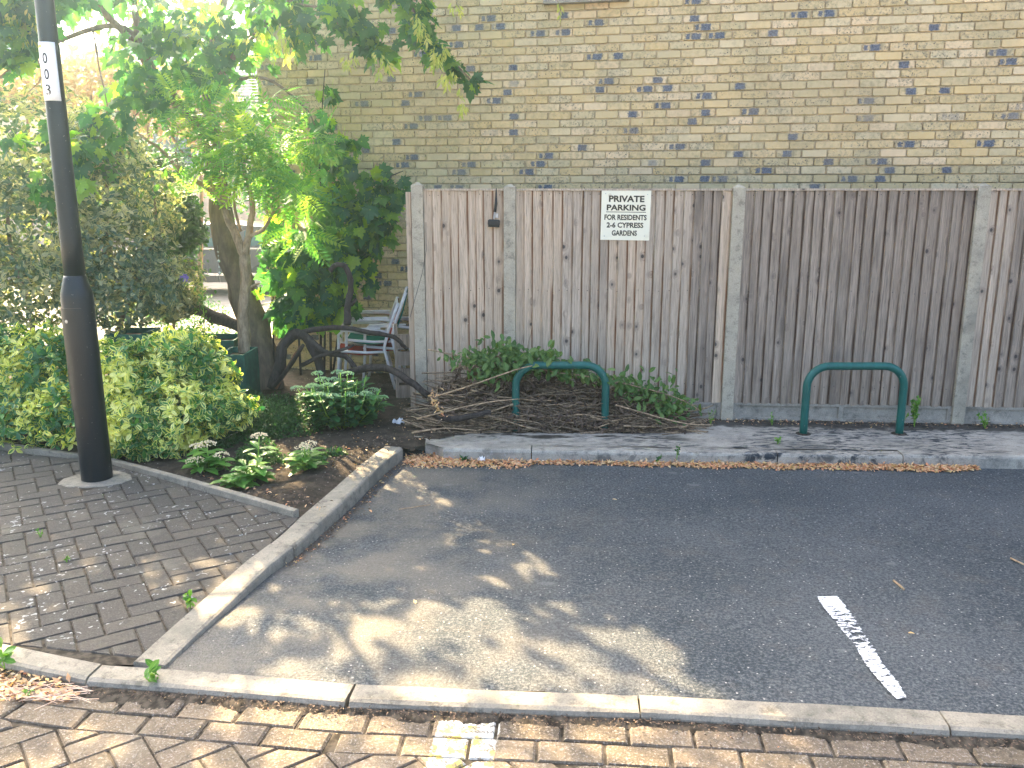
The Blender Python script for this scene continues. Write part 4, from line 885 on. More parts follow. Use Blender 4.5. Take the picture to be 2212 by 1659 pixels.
# pale-barked feathery tree
pn = empty('feathery_tree', 'small multi-stemmed tree with pale ridged bark and feathery leaves beside the sycamore trunk', 'tree', P(535, 850))
br = [([(533, 850, 7.9), (530, 760, 7.9), (526, 670, 7.9), (532, 600, 7.9), (528, 550, 7.9)], .056, .05), ([(528, 555, 7.9), (510, 510, 7.9), (490, 470, 7.9), (478, 430, 7.9), (440, 400, 7.9), (390, 370, 7.9), (355, 330, 7.9), (300, 290, 7.9)], .042, .01), ([(528, 555, 7.9), (538, 500, 7.9), (545, 440, 7.9), (530, 380, 7.9), (515, 300, 7.9)], .036, .012), ([(490, 470, 7.9), (488, 420, 7.9), (478, 370, 7.9), (470, 240, 7.9)], .02, .008),
  ([(478, 440, 7.9), (430, 350, 7.9), (395, 330, 7.9), (375, 300, 7.9), (350, 250, 7.9)], .016, .006), ([(540, 510, 7.9), (570, 495, 7.85), (590, 460, 7.8), (600, 440, 7.8), (560, 410, 7.8)], .02, .008), ([(520, 500, 7.9), (505, 420, 7.9), (540, 330, 7.85), (600, 250, 7.8)], .014, .005), ([(390, 370, 7.9), (380, 330, 7.9), (385, 270, 7.9)], .008, .003), ([(540, 620, 7.9), (560, 612, 7.85)], .015, .008)]
for i, (p, a, b) in enumerate(br): branch('trunk' if i == 0 else 'limb', p, a, b, MAT['bark_pale'], pn, 10, .12)
pb = [BC(450, 260, 7.9, 100, 60, 75, .35), BC(530, 300, 7.8, 90, 60, 75, .35), BC(480, 340, 7.7, 90, 45, 60, .3), BC(600, 330, 7.8, 70, 70, 75, .3), BC(560, 380, 7.7, 80, 45, 60, .3), BC(660, 300, 7.9, 50, 40, 24, .2), BC(400, 210, 7.9, 80, 50, 44, .3), BC(560, 220, 7.9, 80, 50, 40, .3), BC(640, 420, 7.7, 60, 45, 44, .25), BC(660, 500, 7.7, 50, 40, 24, .2), BC(450, 420, 8.0, 60, 30, 18, .25)]
M_ = []
for (c, r), n in pb:
    p, d = ell_pts(c, r, n, .1); t = rng.normal(size=p.shape)*.4+d*np.array([1, .6, .3]); M_.append(mats(p, t+np.array([0, -.1, -.15]), rng.normal(size=p.shape)*.35+np.array([0, -.3, 1]), .26*rng.uniform(.6, 1.2, n)))
foliage(L_PN, np.concatenate(M_), MAT['pinn'], pn, 240, 'leaf')
gb_ = [BC(690, 330, 7.7, 50, 25, 60, .1), BC(740, 370, 7.7, 12, 10, 6, .05), BC(350, 400, 7.7, 40, 60, 20, .2), BC(300, 250, 7.7, 60, 60, 22, .2)]
yl = hang_leaves(gb_, .08); foliage(L_OV, yl, MAT['weed'], pn, 60, 'young_leaf', 'young_foliage')

# dead twisted wood
dw = empty('dead_twisted_branch', 'dark twisted dead branch arching over the bed beside the white chairs', 'dead branch', P(640, 840))
db = [([(590, 838, 7.7), (605, 790, 7.7), (610, 750, 7.7), (640, 720, 7.7), (665, 735, 7.6), (690, 790, 7.55), (695, 830, 7.5)], .06, .035), ([(640, 722, 7.7), (680, 712, 7.6), (740, 708, 7.5), (800, 718, 7.5), (850, 728, 7.5), (870, 745, 7.5), (880, 755, 7.5)], .027, .016), ([(665, 730, 7.6), (700, 760, 7.5), (745, 770, 7.4), (770, 800, 7.3)], .03, .02), ([(650, 790, 7.5), (690, 770, 7.45), (740, 755, 7.4), (765, 745, 7.4)], .022, .01),
  ([(700, 830, 7.3), (770, 800, 7.2), (830, 795, 7.1), (880, 820, 6.95), (925, 855, 6.85)], .035, .028), ([(750, 700, 7.5), (752, 650, 7.6), (758, 620, 7.6), (750, 580, 7.6), (730, 572, 7.6), (712, 585, 7.6)], .032, .02), ([(758, 660, 7.6), (770, 645, 7.6)], .02, .012), ([(590, 835, 7.6), (620, 800, 7.5), (655, 745, 7.4)], .02, .016)]
for p, a, b in db: branch('branch', p, a, b, MAT['bark_dark'], dw, 9, .14)
lg = branch('fallen_log', [(350, 620, 8.9), (385, 650, 8.8), (430, 670, 8.7), (480, 690, 8.5), (540, 715, 8.4)], .075, .055, MAT['bark_dark'], None, 10, .15); tag(lg, 'thick dark fallen trunk slanting down behind the hedge towards the sycamore', 'log')
lg = branch('branch_stub', [(937, 893, 6.55), (975, 905, 6.5), (1010, 900, 6.5), (1060, 890, 6.55)], .034, .02, MAT['bark_dark'], None, 9, .1); tag(lg, 'short thick grey branch lying at the left foot of the brushwood heap', 'branch')
sl_ = branch('wooden_stake', [(595, 840, 7.6), (630, 780, 7.65), (650, 748, 7.7)], .018, .014, m_bark('red_brown_bark', (.25, .12, .07), (.14, .07, .04), 30, .4), None, 6, .02); tag(sl_, 'slanting reddish-brown stake propping the dead branch', 'stake')

# planters
def planter(pa, pb_, d, label, h=.3, dep=.4):
    a, b = W(pa[0], pa[1], d), W(pb_[0], pb_[1], d); c = (a+b)/2; w = b.x-a.x; r_ = empty('planter_box', label, 'planter', (c.x, c.y+dep/2, .1)); h = a.z-.1
    n = 3
    for s, (x, y, l, t) in enumerate(((0, -dep/2, w, 0), (0, dep/2, w, 0))):
        for k in range(n): MB().box((x, y, h*(k+.5)/n), (w, .02, h/n-.004)).build('side_board', MAT['planter'], r_)
    for sx in (-1, 1): MB().box((sx*(w/2-.01), 0, h/2), (.02, dep-.024, h-.004)).build('end_board', MAT['planter'], r_)
    MB().box((0, 0, h-.06), (w-.05, dep-.05, .02)).build('soil_fill', MAT['soil'], r_); return r_
planter((468, 766), (528, 766), 7.5, 'dark green wooden planter box at the foot of the pale-barked tree'); planter((225, 722), (306, 722), 7.3, 'long green trough planter behind the hedge, right of the lamp post'); planter((400, 735), (505, 735), 8.0, 'green planter box behind the bright variegated bush')

# ------------------------------------------------------------------ stacked chairs
def chair(label, loc, rz, fab, grp='stacked white garden armchairs'):
    r_ = empty('garden_chair', label, 'chair', loc, rz, grp); wd_ = .5; rr = .014
    for s in (-1, 1):                                  # faces -x
        y = s*wd_/2; m_ = MB()
        m_.tube([(-.30, y, 0), (-.27, y, .30), (-.26, y, .56), (-.22, y, .60), (.05, y, .60), (.20, y, .58)], rr, 8); m_.build('front_leg', MAT['white'], r_, True)
        m_ = MB(); m_.tube([(.27, y, 0), (.22, y, .2), (.17, y, .42), (.22, y, .60), (.32, y, .86)], rr+.002, 8); m_.build('rear_leg', MAT['white'], r_, True)
        m_ = MB(); m_.tube([(-.27, y*.94, .40), (.0, y*.94, .375), (.18, y*.94, .38)], rr, 8); m_.build('seat_rail', MAT['white'], r_, True)
        m_ = MB(); m_.box((-.04, y, .617), (.36, .032, .014), bev=.005); m_.build('armrest', MAT['white'], r_)
    m_ = MB(); n = 8; vs = []; 
    for i in range(n+1):
        t = i/n; x = -.27+.45*t; z = .40-.03*math.sin(math.pi*t)-.015*t
        vs += [(x, -wd_/2+.02, z), (x, wd_/2-.02, z), (x, -wd_/2+.02, z-.012), (x, wd_/2-.02, z-.012)]
    fs = []
    for i in range(n): a = i*4; fs += [(a, a+4, a+5, a+1), (a+2, a+3, a+7, a+6), (a, a+2, a+6, a+4), (a+1, a+5, a+7, a+3)]
    m_.add(vs, fs); m_.build('seat', fab, r_)
    m_ = MB(); vs = []
    for i in range(n+1):
        t = i/n; x = .19+.125*t; z = .46+.39*t; vs += [(x+.02*math.sin(math.pi*t), -wd_/2+.015, z), (x+.02*math.sin(math.pi*t), wd_/2-.015, z), (x+.012+.02*math.sin(math.pi*t), -wd_/2+.015, z), (x+.012+.02*math.sin(math.pi*t), wd_/2-.015, z)]
    m_.add(vs, fs); m_.build('backrest', fab, r_)
    m_ = MB(); m_.tube([(-.275, -wd_/2, .385), (-.275, wd_/2, .385)], .012, 8); m_.tube([(.31, -wd_/2, .85), (.31, wd_/2, .85)], .012, 8); m_.build('cross_bars', MAT['white'], r_); return r_
cp = P(796, 832); chair('white-framed garden chair with red seat, lowest of the stack beside the fence', (cp.x, cp.y, .1), R(8), MAT['red'])
chair('white-framed garden chair with green fabric stacked on the red-seated one', (cp.x+.085, cp.y+.04, .20), R(5), MAT['green'])
chair('rearmost garden chair with dark red backrest against the fence end', (cp.x+.26, cp.y+.12, .12), R(2), MAT['red'])
# old boards / crate beside the chairs
cr_ = empty('wooden_crate', 'weathered dark wooden crate squeezed between the chairs and the fence end', 'crate', (W(878, 830, 7.8).x, 7.8, .1), R(6))
for k in range(4): MB().box((0, 0, .08+k*.16), (.17, .03, .13)).build('board', MAT['wood_c'], cr_)
for s in (-1, 1): MB().box((s*.085, .02, .36), (.03, .06, .72)).build('corner_post', MAT['wood_b'], cr_)
for k in range(4): MB().box((-.09, .2, .08+k*.16), (.02, .32, .13)).build('side_board', MAT['wood_c'], cr_)

# ------------------------------------------------------------------ sedum plants
def flower_head(px_, r_, z, m, parent, c, n=70):
    m_ = MB()
    for k in range(n):
        a = random.uniform(0, 6.28); q = math.sqrt(random.random())*r_; h = z+r_*.35*(1-(q/r_)**2)+random.uniform(-.004, .004)
        x, y = c[0]+q*math.cos(a), c[1]+q*math.sin(a); s = random.uniform(.004, .0065)
        m_.add([(x-s, y, h), (x, y-s, h), (x+s, y, h), (x, y+s, h), (x, y, h+s*1.2), (x, y, h-s)], [(0, 1, 4), (1, 2, 4), (2, 3, 4), (3, 0, 4), (1, 0, 5), (2, 1, 5), (3, 2, 5), (0, 3, 5)])
    return m_.build('flower_head', m, parent)
def sedum(name, label, base, stems, lm, fm, leaf=.08, pairs=6, fr=.035, seed=0):
    """stems: list of (dx, dy, h, has_flower)"""
    r_ = empty(name, label, 'plant', base); lf = MB(); lf.add([tuple(q) for q in L_SD[0]], L_SD[1], 0, [tuple(u) for u in L_SD[2]]); me = lf.mesh('leaf', lm, True)
    for dx, dy, h, fl in stems:
        s0 = Vector((dx*.25, dy*.25, 0)); s1 = Vector((dx, dy, h)); m_ = MB(); m_.tube([s0, s0.lerp(s1, .5)+Vector((dx*.12, dy*.12, .0)), s1], [.006, .005, .004], 6); m_.build('stem', MAT['weed'], r_, True)
        for k in range(pairs):
            t = .12+.8*k/pairs; p = s0.lerp(s1, t)
            for w_ in range(2 if pairs > 5 else 3):
                a = k*1.4+w_*(math.pi if pairs > 5 else 2.1)+random.uniform(-.4, .4); tip = Vector((math.cos(a), math.sin(a), random.uniform(.1, .6))).normalized(); x = tip.cross(Vector((0, 0, 1))).normalized(); z = x.cross(tip)
                s = leaf*random.uniform(.7, 1.15)*(1.15-.4*t); o = link('leaf', me, r_); o.matrix_basis = Matrix.Translation(p) @ Matrix((x, tip, z)).transposed().to_4x4() @ Matrix.Scale(s, 4)
        if fl:
            flower_head(0, fr*random.uniform(.85, 1.2), h, fm, r_, (dx, dy))
    return r_
st = []
for k in range(30): a = k*2.4; q = .34*math.sqrt((k+.5)/30); st.append((q*math.cos(a)*1.15, q*math.sin(a)*.8, random.uniform(.38, .56)-(q*.55), k % 3 != 2))
sedum('sedum_plant', 'large dark green sedum clump with pale green flower heads before the dead branch', P(742, 925), st, MAT['sedum'], MAT['flow_g'], .15, 11, .055)
for (px_, py_), label, stems in (((452, 1020), 'pink-headed sedum nearest the edging strip, with two flower heads', [(.0, 0, .2, 1), (-.09, .05, .17, 1), (.1, -.02, .13, 1), (-.07, -.06, .1, 1)]),
    ((545, 1040), 'bright green sedum with the pinkest flower head, middle of the bed front', [(.06, .02, .31, 1), (.02, -.03, .12, 0), (-.05, 0, .15, 0)]),
    ((660, 1018), 'small sedum with a pale flower head nearest the side kerb', [(0, 0, .17, 1), (.03, .02, .19, 1), (-.02, .0, .1, 0)]),
    ((505, 1050), 'flowerless broad-leaved sedum rosette hanging over the edging strip', [(.0, 0, .07, 0), (.06, -.02, .08, 0)])):
    sedum('sedum_plant', label, P(px_, py_), stems, MAT['sedum_lt'], MAT['flow_p'], .15, 4, .06)

# ground cover, weeds
def patch(blobs, n, size, mat, name, label, cat, base=L_SM, kind='stuff'):
    ms_ = []
    tot = sum(b[2] for b in blobs)
    for (c, r, w_) in blobs:
        k = int(n*w_/tot); a = rng.random(k)*6.283; q = np.sqrt(rng.random(k)); p = np.c_[c[0]+q*np.cos(a)*r[0], c[1]+q*np.sin(a)*r[1], .1+rng.random(k)**1.3*r[2]*(1-q*q*.7)]
        ms_.append(mats(p, rng.normal(size=(k, 3))+np.array([0, 0, .3]), rng.normal(size=(k, 3))*.5+np.array([0, 0, 1]), size*rng.uniform(.6, 1.3, k)))
    o = merged(name, base, np.concatenate(ms_), mat); tag(o, label, cat, kind=kind); return o
g = lambda x, y, rx, ry, h, w_=1: ((P(x, y).x, P(x, y).y), (rx, ry, h), w_)
patch([g(560, 930, .28, .35, .26, 3), g(620, 930, .3, .3, .2, 2), g(560, 1000, .16, .2, .2, 1), g(600, 885, .3, .3, .14, 1.5), g(530, 890, .2, .3, .22, 1.5), g(480, 960, .14, .16, .12, 1), g(640, 1000, .22, .12, .08, .5), g(720, 985, .1, .08, .06, .3)], 15000, .03, MAT['cover'], 'ground_cover', 'dark low ground cover plants spreading over the bed soil', 'ground cover')
patch([g(420, 700, .5, .5, .5, 2), g(300, 700, .5, .5, .4, 2), g(480, 760, .3, .4, .3, 1)], 3600, .05, MAT['cover'], 'bed_undergrowth', 'leafy undergrowth behind the hedge around the green planters', 'undergrowth')
def weed(px_, py_, h, r_, n, label, mat='weed', size=.03, z=.1, name='weed'):
    c = P(px_, py_, z); root = empty(name, label, 'weed', c); k = n; m_ = MB(); ps = []
    ns = max(3, n//14)
    tips = []
    for i in range(ns):
        a = random.uniform(0, 6.28); q = r_*random.random(); e = Vector((q*math.cos(a), q*math.sin(a), h*random.uniform(.6, 1))); m_.tube([(0, 0, -.01), e*.5+Vector((0, 0, .01)), e], [.0025, .002, .001], 4); tips.append(e)
    m_.build('stems', MAT['weed'], root)
    e = np.array([tuple(tips[i % ns]) for i in range(n)]); t = .25+.75*rng.random(n); p = e*t[:, None]; d = rng.normal(size=(n, 3))*.8+np.array([0, 0, .5])
    merged('leaves', L_OV, mats(p, d, rng.normal(size=(n, 3))*.5+np.array([0, -.3, 1]), size*rng.uniform(.6, 1.2, n)), MAT[mat], root); return root
weed(1975, 922, .27, .05, 130, 'upright bright green weed against the fence beside the right cycle stand', size=.035)
weed(1945, 921, .16, .06, 60, 'yellow-green weed behind the right leg of the right cycle stand', size=.03)
weed(2128, 925, .13, .10, 80, 'low bushy weed at the foot of the far right fence panel', size=.028)
weed(2068, 1505+0, .001, .001, 3, 'tiny sprout in the joint', size=.004) if False else None
weed(1535, 917, .14, .05, 40, 'thin weed at the foot of the third fence post', size=.022)
weed(1668, 918, .10, .05, 30, 'sparse weed at the foot of the dark fence panel', size=.02)
weed(1680, 960, .05, .04, 20, 'small ferny weed growing in the pavement crack', size=.03)
weed(1462, 990, .10, .06, 36, 'thin grey-green weed growing from the kerb joint', size=.02, mat='cover')
weed(1420, 995, .05, .05, 30, 'low weed on the leaf litter by the rear kerb', size=.025, mat='cover')
weed(412, 1313, .075, .03, 26, 'bright green weed beside the side kerb on the footway', size=.035)
weed(337, 1492, .10, .045, 16, 'pale green weed at the front kerb foot', size=.05, z=.05)
weed(88, 1160, .04, .02, 12, 'tiny weed between the footway blocks near the hedge', size=.02)
weed(144, 1215, .04, .02, 12, 'tiny weed in a footway joint, lower of two', size=.02)
weed(10, 1440, .07, .06, 22, 'round-leaved weed at the left end of the front kerb', size=.05)
weed(60, 1510, .05, .03, 12, 'small weed in the dry leaves at lower left', size=.025, z=.05)
weed(1250, 975, .03, .08, 26, 'flattened green sprig on the leaf litter near the rear kerb end', size=.03, z=0.02, mat='cover')
weed(1005, 995, .03, .07, 26, 'green leafy sprig on the litter by the pavement corner', size=.03, z=0.02, mat='cover')
# delphinium-like spikes + violet flower
sp = empty('flower_spike', 'tall thin white-flowered spike in front of the parked car', 'plant', W(440, 700, 8.2))
m_ = MB(); m_.tube([(0, 0, -.4), (.01, 0, .2), (.03, 0, .75)], [.005, .004, .002], 5); m_.build('stem', MAT['weed'], sp)
p = np.c_[rng.normal(size=110)*.045, rng.normal(size=110)*.04, rng.uniform(-.3, .75, 110)]; merged('leaves', L_OV, mats(p, rng.normal(size=(110, 3)), rng.normal(size=(110, 3))+np.array([0, 0, .8]), .05), MAT['bg_green'], sp)
m_ = MB()
for k in range(40):
    a = random.uniform(0, 6.28); e = random.uniform(-1, 1); c = Vector((math.cos(a)*math.cos(e), math.sin(a)*math.cos(e), math.sin(e)))*.032; m_.box(c, (.016, .016, .016), random.uniform(0, 3))
tag(m_.build('violet_flower', MAT['violet']), 'small violet bloom in the yellow shrub behind the hedge', 'flower').location = W(397, 600, 7.9)
# hanging crystals
cy = empty('crystal_string', 'string of clear glass drops hanging beside the sycamore trunk', 'ornament', W(470, 535, 8.0))
m_ = MB(); m_.tube([(0, 0, .02), (0, 0, -.33)], .0012, 4); m_.build('string', MAT['steel'], cy)
for z, r_ in ((-.04, .011), (-.075, .008), (-.125, .017), (-.18, .010), (-.235, .017)): m_ = MB(); m_.lathe([(.001, -r_), (r_*.8, -r_*.5), (r_, 0), (r_*.7, r_*.6), (.001, r_*1.1)], (0, 0, z), 8); m_.build('glass_drop', MAT['crystal'], cy)

# ------------------------------------------------------------------ brushwood heap
heap = empty('brushwood_heap', 'heap of cut brown branches with wilted leaves against the fence', 'brushwood', P(1200, 920))
HP = [(915, 872), (950, 815), (1000, 768), (1080, 744), (1160, 758), (1220, 780), (1300, 804), (1370, 835), (1440, 862), (1500, 890), (1545, 905)]
def htop(x):
    for (a, ya), (b, yb) in zip(HP, HP[1:]):
        if a <= x <= b: return ya+(yb-ya)*(x-a)/(b-a)
    return 905
def hpt(x=None, top=None):
    x = x if x is not None else random.uniform(915, 1490); d = random.uniform(6.68, 7.02); zt = W(x, htop(x), 6.95).z; f = (d-6.62)/.38; zt = .1+(zt-.1)*min(1, f*1.05+.1)
    z = .1+(zt-.1)*(random.random() if top is None else top); p = W(x, 800, d); return Vector((p.x, d, z))
m_ = MB(); m_d = MB()
for k in range(1300):
    c = hpt(top=random.random()*.86); L_ = random.uniform(.12, .55); a = random.gauss(0, .30); e = random.gauss(0, .22); dx = Vector((math.cos(a)*math.cos(e), math.sin(a)*math.cos(e)*.6, math.sin(e))); s = Vector((0, random.gauss(0, .015), random.gauss(-.01, .025)))
    p0, p1 = c-dx*L_/2, c+dx*L_/2
    for q in (p0, p1): q.z = max(.105, q.z); q.y = min(q.y, 7.03)
    r0 = random.choice([.0022, .003, .004, .005, .007]); (m_d if random.random() < .6 else m_).tube([p0, c+s*.8, p1], [r0, r0*.9, r0*.55], 4, r=random.random())
m_.build('cut_stems', MAT['twig'], heap, kind='stuff'); m_d.build('old_stems', MAT['twig_dark'], heap, kind='stuff')
def leafcloud(n, top0, top1, size, mat, name, xr=None, droop=.8, base=L_OV):
    p = np.array([tuple(hpt(random.uniform(*xr) if xr else None, random.uniform(top0, top1))) for _ in range(n)]); t = rng.normal(size=(n, 3))*.7+np.array([0, -.2, -droop]); return merged(name, base, mats(p, t, rng.normal(size=(n, 3))*.6+np.array([0, -.8, .6]), size*rng.uniform(.5, 1.3, n)), mat, heap)
L_CR = leaf_oval(1, .34, .5, .5)
leafcloud(3600, .0, .9, .07, MAT['dead'], 'wilted_leaves', base=L_CR)
def green_run(pts, n, rad, size):
    P_ = []
    for _ in range(n):
        i = random.randrange(len(pts)-1); t = random.random(); x = pts[i][0]+(pts[i+1][0]-pts[i][0])*t; y = pts[i][1]+(pts[i+1][1]-pts[i][1])*t; d = random.uniform(6.72, 6.95); w = W(x+random.gauss(0, rad), y+random.gauss(0, rad), d); P_.append(tuple(w))
    p = np.array(P_); return mats(p, rng.normal(size=p.shape)*.7+np.array([0, -.3, -.4]), rng.normal(size=p.shape)*.4+np.array([0, -.6, .8]), size*rng.uniform(.6, 1.25, len(p)))
gm = np.concatenate([green_run([(1000, 775), (1080, 760), (1150, 775), (1200, 775)], 420, 14, .075), green_run([(1040, 800), (1120, 790)], 200, 15, .075), green_run([(1190, 790), (1300, 812), (1400, 850)], 240, 11, .07), green_run([(1390, 840), (1440, 870), (1460, 900)], 260, 24, .07), green_run([(950, 765), (1000, 775)], 26, 6, .05), green_run([(1440, 860), (1500, 885)], 26, 6, .045)])
foliage(L_OV, gm, MAT['bramble'], heap, 280, 'leaf', 'green_leaves')
for p in ([(925, 755, 6.9), (960, 762, 6.85), (1020, 775, 6.85), (1100, 790, 6.8)], [(1060, 765, 6.9), (1180, 800, 6.8), (1300, 818, 6.8), (1450, 855, 6.75), (1510, 885, 6.75)], [(930, 860, 6.7), (1010, 835, 6.6), (1110, 800, 6.6), (1150, 790, 6.6)], [(900, 905, 6.5), (1000, 880, 6.5), (1060, 868, 6.5), (1120, 862, 6.5)], [(1330, 875, 6.6), (1400, 895, 6.55), (1480, 915, 6.5), (1540, 918, 6.5)], [(890, 935, 6.3), (960, 925, 6.4), (1030, 930, 6.45)]): branch('long_stem', p, .008, .004, MAT['twig'], heap, 6)
ls_ = branch('leaf_spray', [(1143, 820, 6.95), (1138, 760, 7.03), (1150, 700, 7.04), (1148, 610, 7.05)], .004, .002, MAT['twig'], None, 5); tag(ls_, 'single dry stalk with shrivelled leaves leaning up the fence above the heap', 'dry stalk')
od = empty('orange_dried_sprig', 'orange dried sprig hanging at the left end of the brushwood heap', 'dry sprig', W(945, 870, 6.5))
n = 30; p = np.c_[rng.normal(size=n)*.025+.0, rng.normal(size=n)*.02, rng.uniform(-.12, .12, n)]; p[:, 0] += p[:, 2]*-.3; merged('leaves', L_CR, mats(p, rng.normal(size=(n, 3))+np.array([0, 0, -1.]), rng.normal(size=(n, 3)), .045), MAT['litter'], od)
m_ = MB(); m_.tube([(.0, 0, .18), (0, 0, 0), (.03, 0, -.12)], .002, 4); m_.build('stem', MAT['twig'], od)

# ------------------------------------------------------------------ fallen leaves and litter
def litter(name, label, pts_fn, n, size, mat='litter', flat=.35, base=L_SM):
    p = np.array([pts_fn() for _ in range(n)]); o = merged(name, base, mats(p, rng.normal(size=(n, 3))*np.array([1, 1, flat]), rng.normal(size=(n, 3))*flat+np.array([0, 0, 1]), size*rng.uniform(.5, 1.3, n)), MAT[mat]); tag(o, label, 'fallen leaves', kind='stuff'); return o
def strip():
    x = random.uniform(875, 2110); t = (x-890)/1320; y0 = 984+t*26+(6 if x < 1120 else 0); hw = (14 if x < 1150 else 9)*(1 if x < 2060 else (2110-x)/50); 
    hw *= .55+.7*vnoise(x*.013, 0, 4); w = random.betavariate(1.6, 1.6)*2-1
    p = P(x, y0+4+w*hw, .012); zk = random.random()*.022*(1-abs(w)); return (p.x, p.y, .012+zk)
litter('kerb_leaf_litter', 'band of dry orange and tan leaves lying along the rear kerb', strip, 9500, .034)
def near_left():
    p = P(random.uniform(-60, 165), random.uniform(1455, 1520), .05); return (p.x, p.y, .055+random.random()*.03)
litter('corner_leaf_litter', 'dry leaves and straw in the lower left corner below the front kerb', near_left, 420, .04)
m_ = MB()
for k in range(60):
    p = P(random.uniform(-20, 170), random.uniform(1475, 1515), .07); a = random.gauss(.1, .35); L_ = random.uniform(.05, .2); d = Vector((math.cos(a), math.sin(a), random.gauss(0, .05)))*L_; m_.tube([p-d/2, p+Vector((0, 0, random.uniform(0, .015))), p+d/2], .0016, 3)
tag(m_.build('dry_straw', MAT['litter']), 'pale dry grass stalks lying in the lower left corner', 'straw', kind='stuff')
def scatter_bed():
    while True:
        x, y = random.uniform(420, 1000), random.uniform(850, 1100); p = P(x, y, .12)
        if inside((p.x, p.y), bed) and (vnoise(p.x*5, p.y*5, 9) > .45 or x > 760): return (p.x, p.y, .125)
litter('bed_leaf_litter', 'scattered brown leaves and bark bits on the bed soil', scatter_bed, 1100, .026, 'dead')
litter('bed_orange_leaves', 'scattered orange leaves on the bed soil', scatter_bed, 190, .028)
def scat_side():
    t = random.random(); q, tt = at(sk, Ls, Ls[-1]*(.35+.62*t)); n = Vector((tt.y, -tt.x, 0)); p = q+n*(.155+abs(random.gauss(0, .035))); return (p.x, p.y, za(p.y)+.008)
litter('side_kerb_litter', 'brown crumbs and leaves along the foot of the side kerb', scat_side, 700, .018, 'dead')
litter('side_kerb_orange', 'few orange leaf bits along the foot of the side kerb', scat_side, 90, .022)
def pav_back():
    t = random.uniform(-2.6, 3.); p = fpt(t, 0, abs(random.gauss(.03, .07))+.02+(random.random()*.32 if t < -.3 else 0)); return (p.x, p.y, .108)
litter('fence_foot_litter', 'dry leaf bits and crumbs along the foot of the fence', pav_back, 1500, .024, 'dead'); litter('fence_foot_orange', 'pale orange leaves along the foot of the fence', pav_back, 420, .026)
def scat_kerbfoot():
    q, tt = at(kb, Lk, Lk[-1]*random.random()); n = Vector((tt.y, -tt.x, 0)); p = q+n*(W0+.005+abs(random.gauss(0, .045))); return (p.x, p.y, ZR+.018)
litter('front_kerb_crumbs', 'dark crumbs and moss bits along the foot of the front kerb', scat_kerbfoot, 2200, .013, 'dead')
def grit_road():
    q, tt = at(kb, Lk, Lk[-1]*random.random()); n = Vector((tt.y, -tt.x, 0)); p = q+n*(W0+random.uniform(.02, .8)); return (p.x, p.y, ZR+.006)
litter('road_grit', 'sparse pale grit on the block road', grit_road, 260, .008)
one = [(1322, 1080+0, 'small yellow leaf on the asphalt near its middle'), (895, 1298, 'pale yellow oval leaf on the sunlit asphalt'), (1961, 1370, 'pale pink petal-like leaf right of the white bay line'), (1026, 1003, 'yellow leaf on the asphalt below the rear kerb'), (1525, 1013, 'cream leaf on the asphalt below the leaf band'), (798, 1103, 'yellow leaf on the asphalt by the side kerb'), (1108, 1180, 'small dry leaf scrap mid-left on the asphalt')]
for x, y, lab in one:
    p = A(x, y); m_ = MB(); a = random.uniform(0, 6.28); s = .035; v = [(q[0]*math.cos(a)-q[1]*math.sin(a), q[0]*math.sin(a)+q[1]*math.cos(a), q[2]) for q in L_OV[0]]
    m_.add([(p.x+q[0]*s, p.y+q[1]*s, p.z+.006+q[2]*s) for q in v], L_OV[1], .8, [tuple(u) for u in L_OV[2]]); tag(m_.build('fallen_leaf', MAT['litter']), lab, 'leaf', 'single fallen leaves on the asphalt')
for pts, lab in (([(1930, 1256), (1945, 1268), (1953, 1276)], 'short brown twig on the asphalt above the white bay line'), ([(2183, 1208), (2212, 1222)], 'twig on the asphalt at the right edge of the picture'), ([(862, 1102), (930, 1092)], 'thin dark twig on the asphalt near the side kerb')):
    m_ = MB(); m_.tube([A(*q)+Vector((0, 0, .006)) for q in pts], .0055 if 'thin' not in lab else .003, 6, .2); tag(m_.build('twig', MAT['twig'], smooth=True), lab, 'twig')
def crumple(px_, py_, z, s, label, name='crumpled_paper'):
    c = P(px_, py_, z); n = 6; m_ = MB(); vs = []
    for i in range(n):
        for j in range(n): vs.append((c.x+(i/(n-1)-.5)*s*1.1+random.uniform(-1, 1)*s*.09, c.y+(j/(n-1)-.5)*s*.8+random.uniform(-1, 1)*s*.08, z+.012+abs(random.gauss(0, .28))*s+.12*s*math.sin(i*1.7+j)))
    m_.add(vs, [(i*n+j, (i+1)*n+j, (i+1)*n+j+1, i*n+j+1) for i in range(n-1) for j in range(n-1)]); tag(m_.build(name, MAT['paper']), label, 'litter')
crumple(861, 918, .11, .085, 'crumpled white paper on the soil left of the rear pavement'); crumple(995, 992, .012, .05, 'small white tissue ball on the leaf band by the pavement corner'); crumple(1040, 998, .012, .05, 'small white paper scrap on the leaf band, right of the tissue ball'); crumple(1172, 934, .1, .02, 'white paper crumb on the rear pavement')

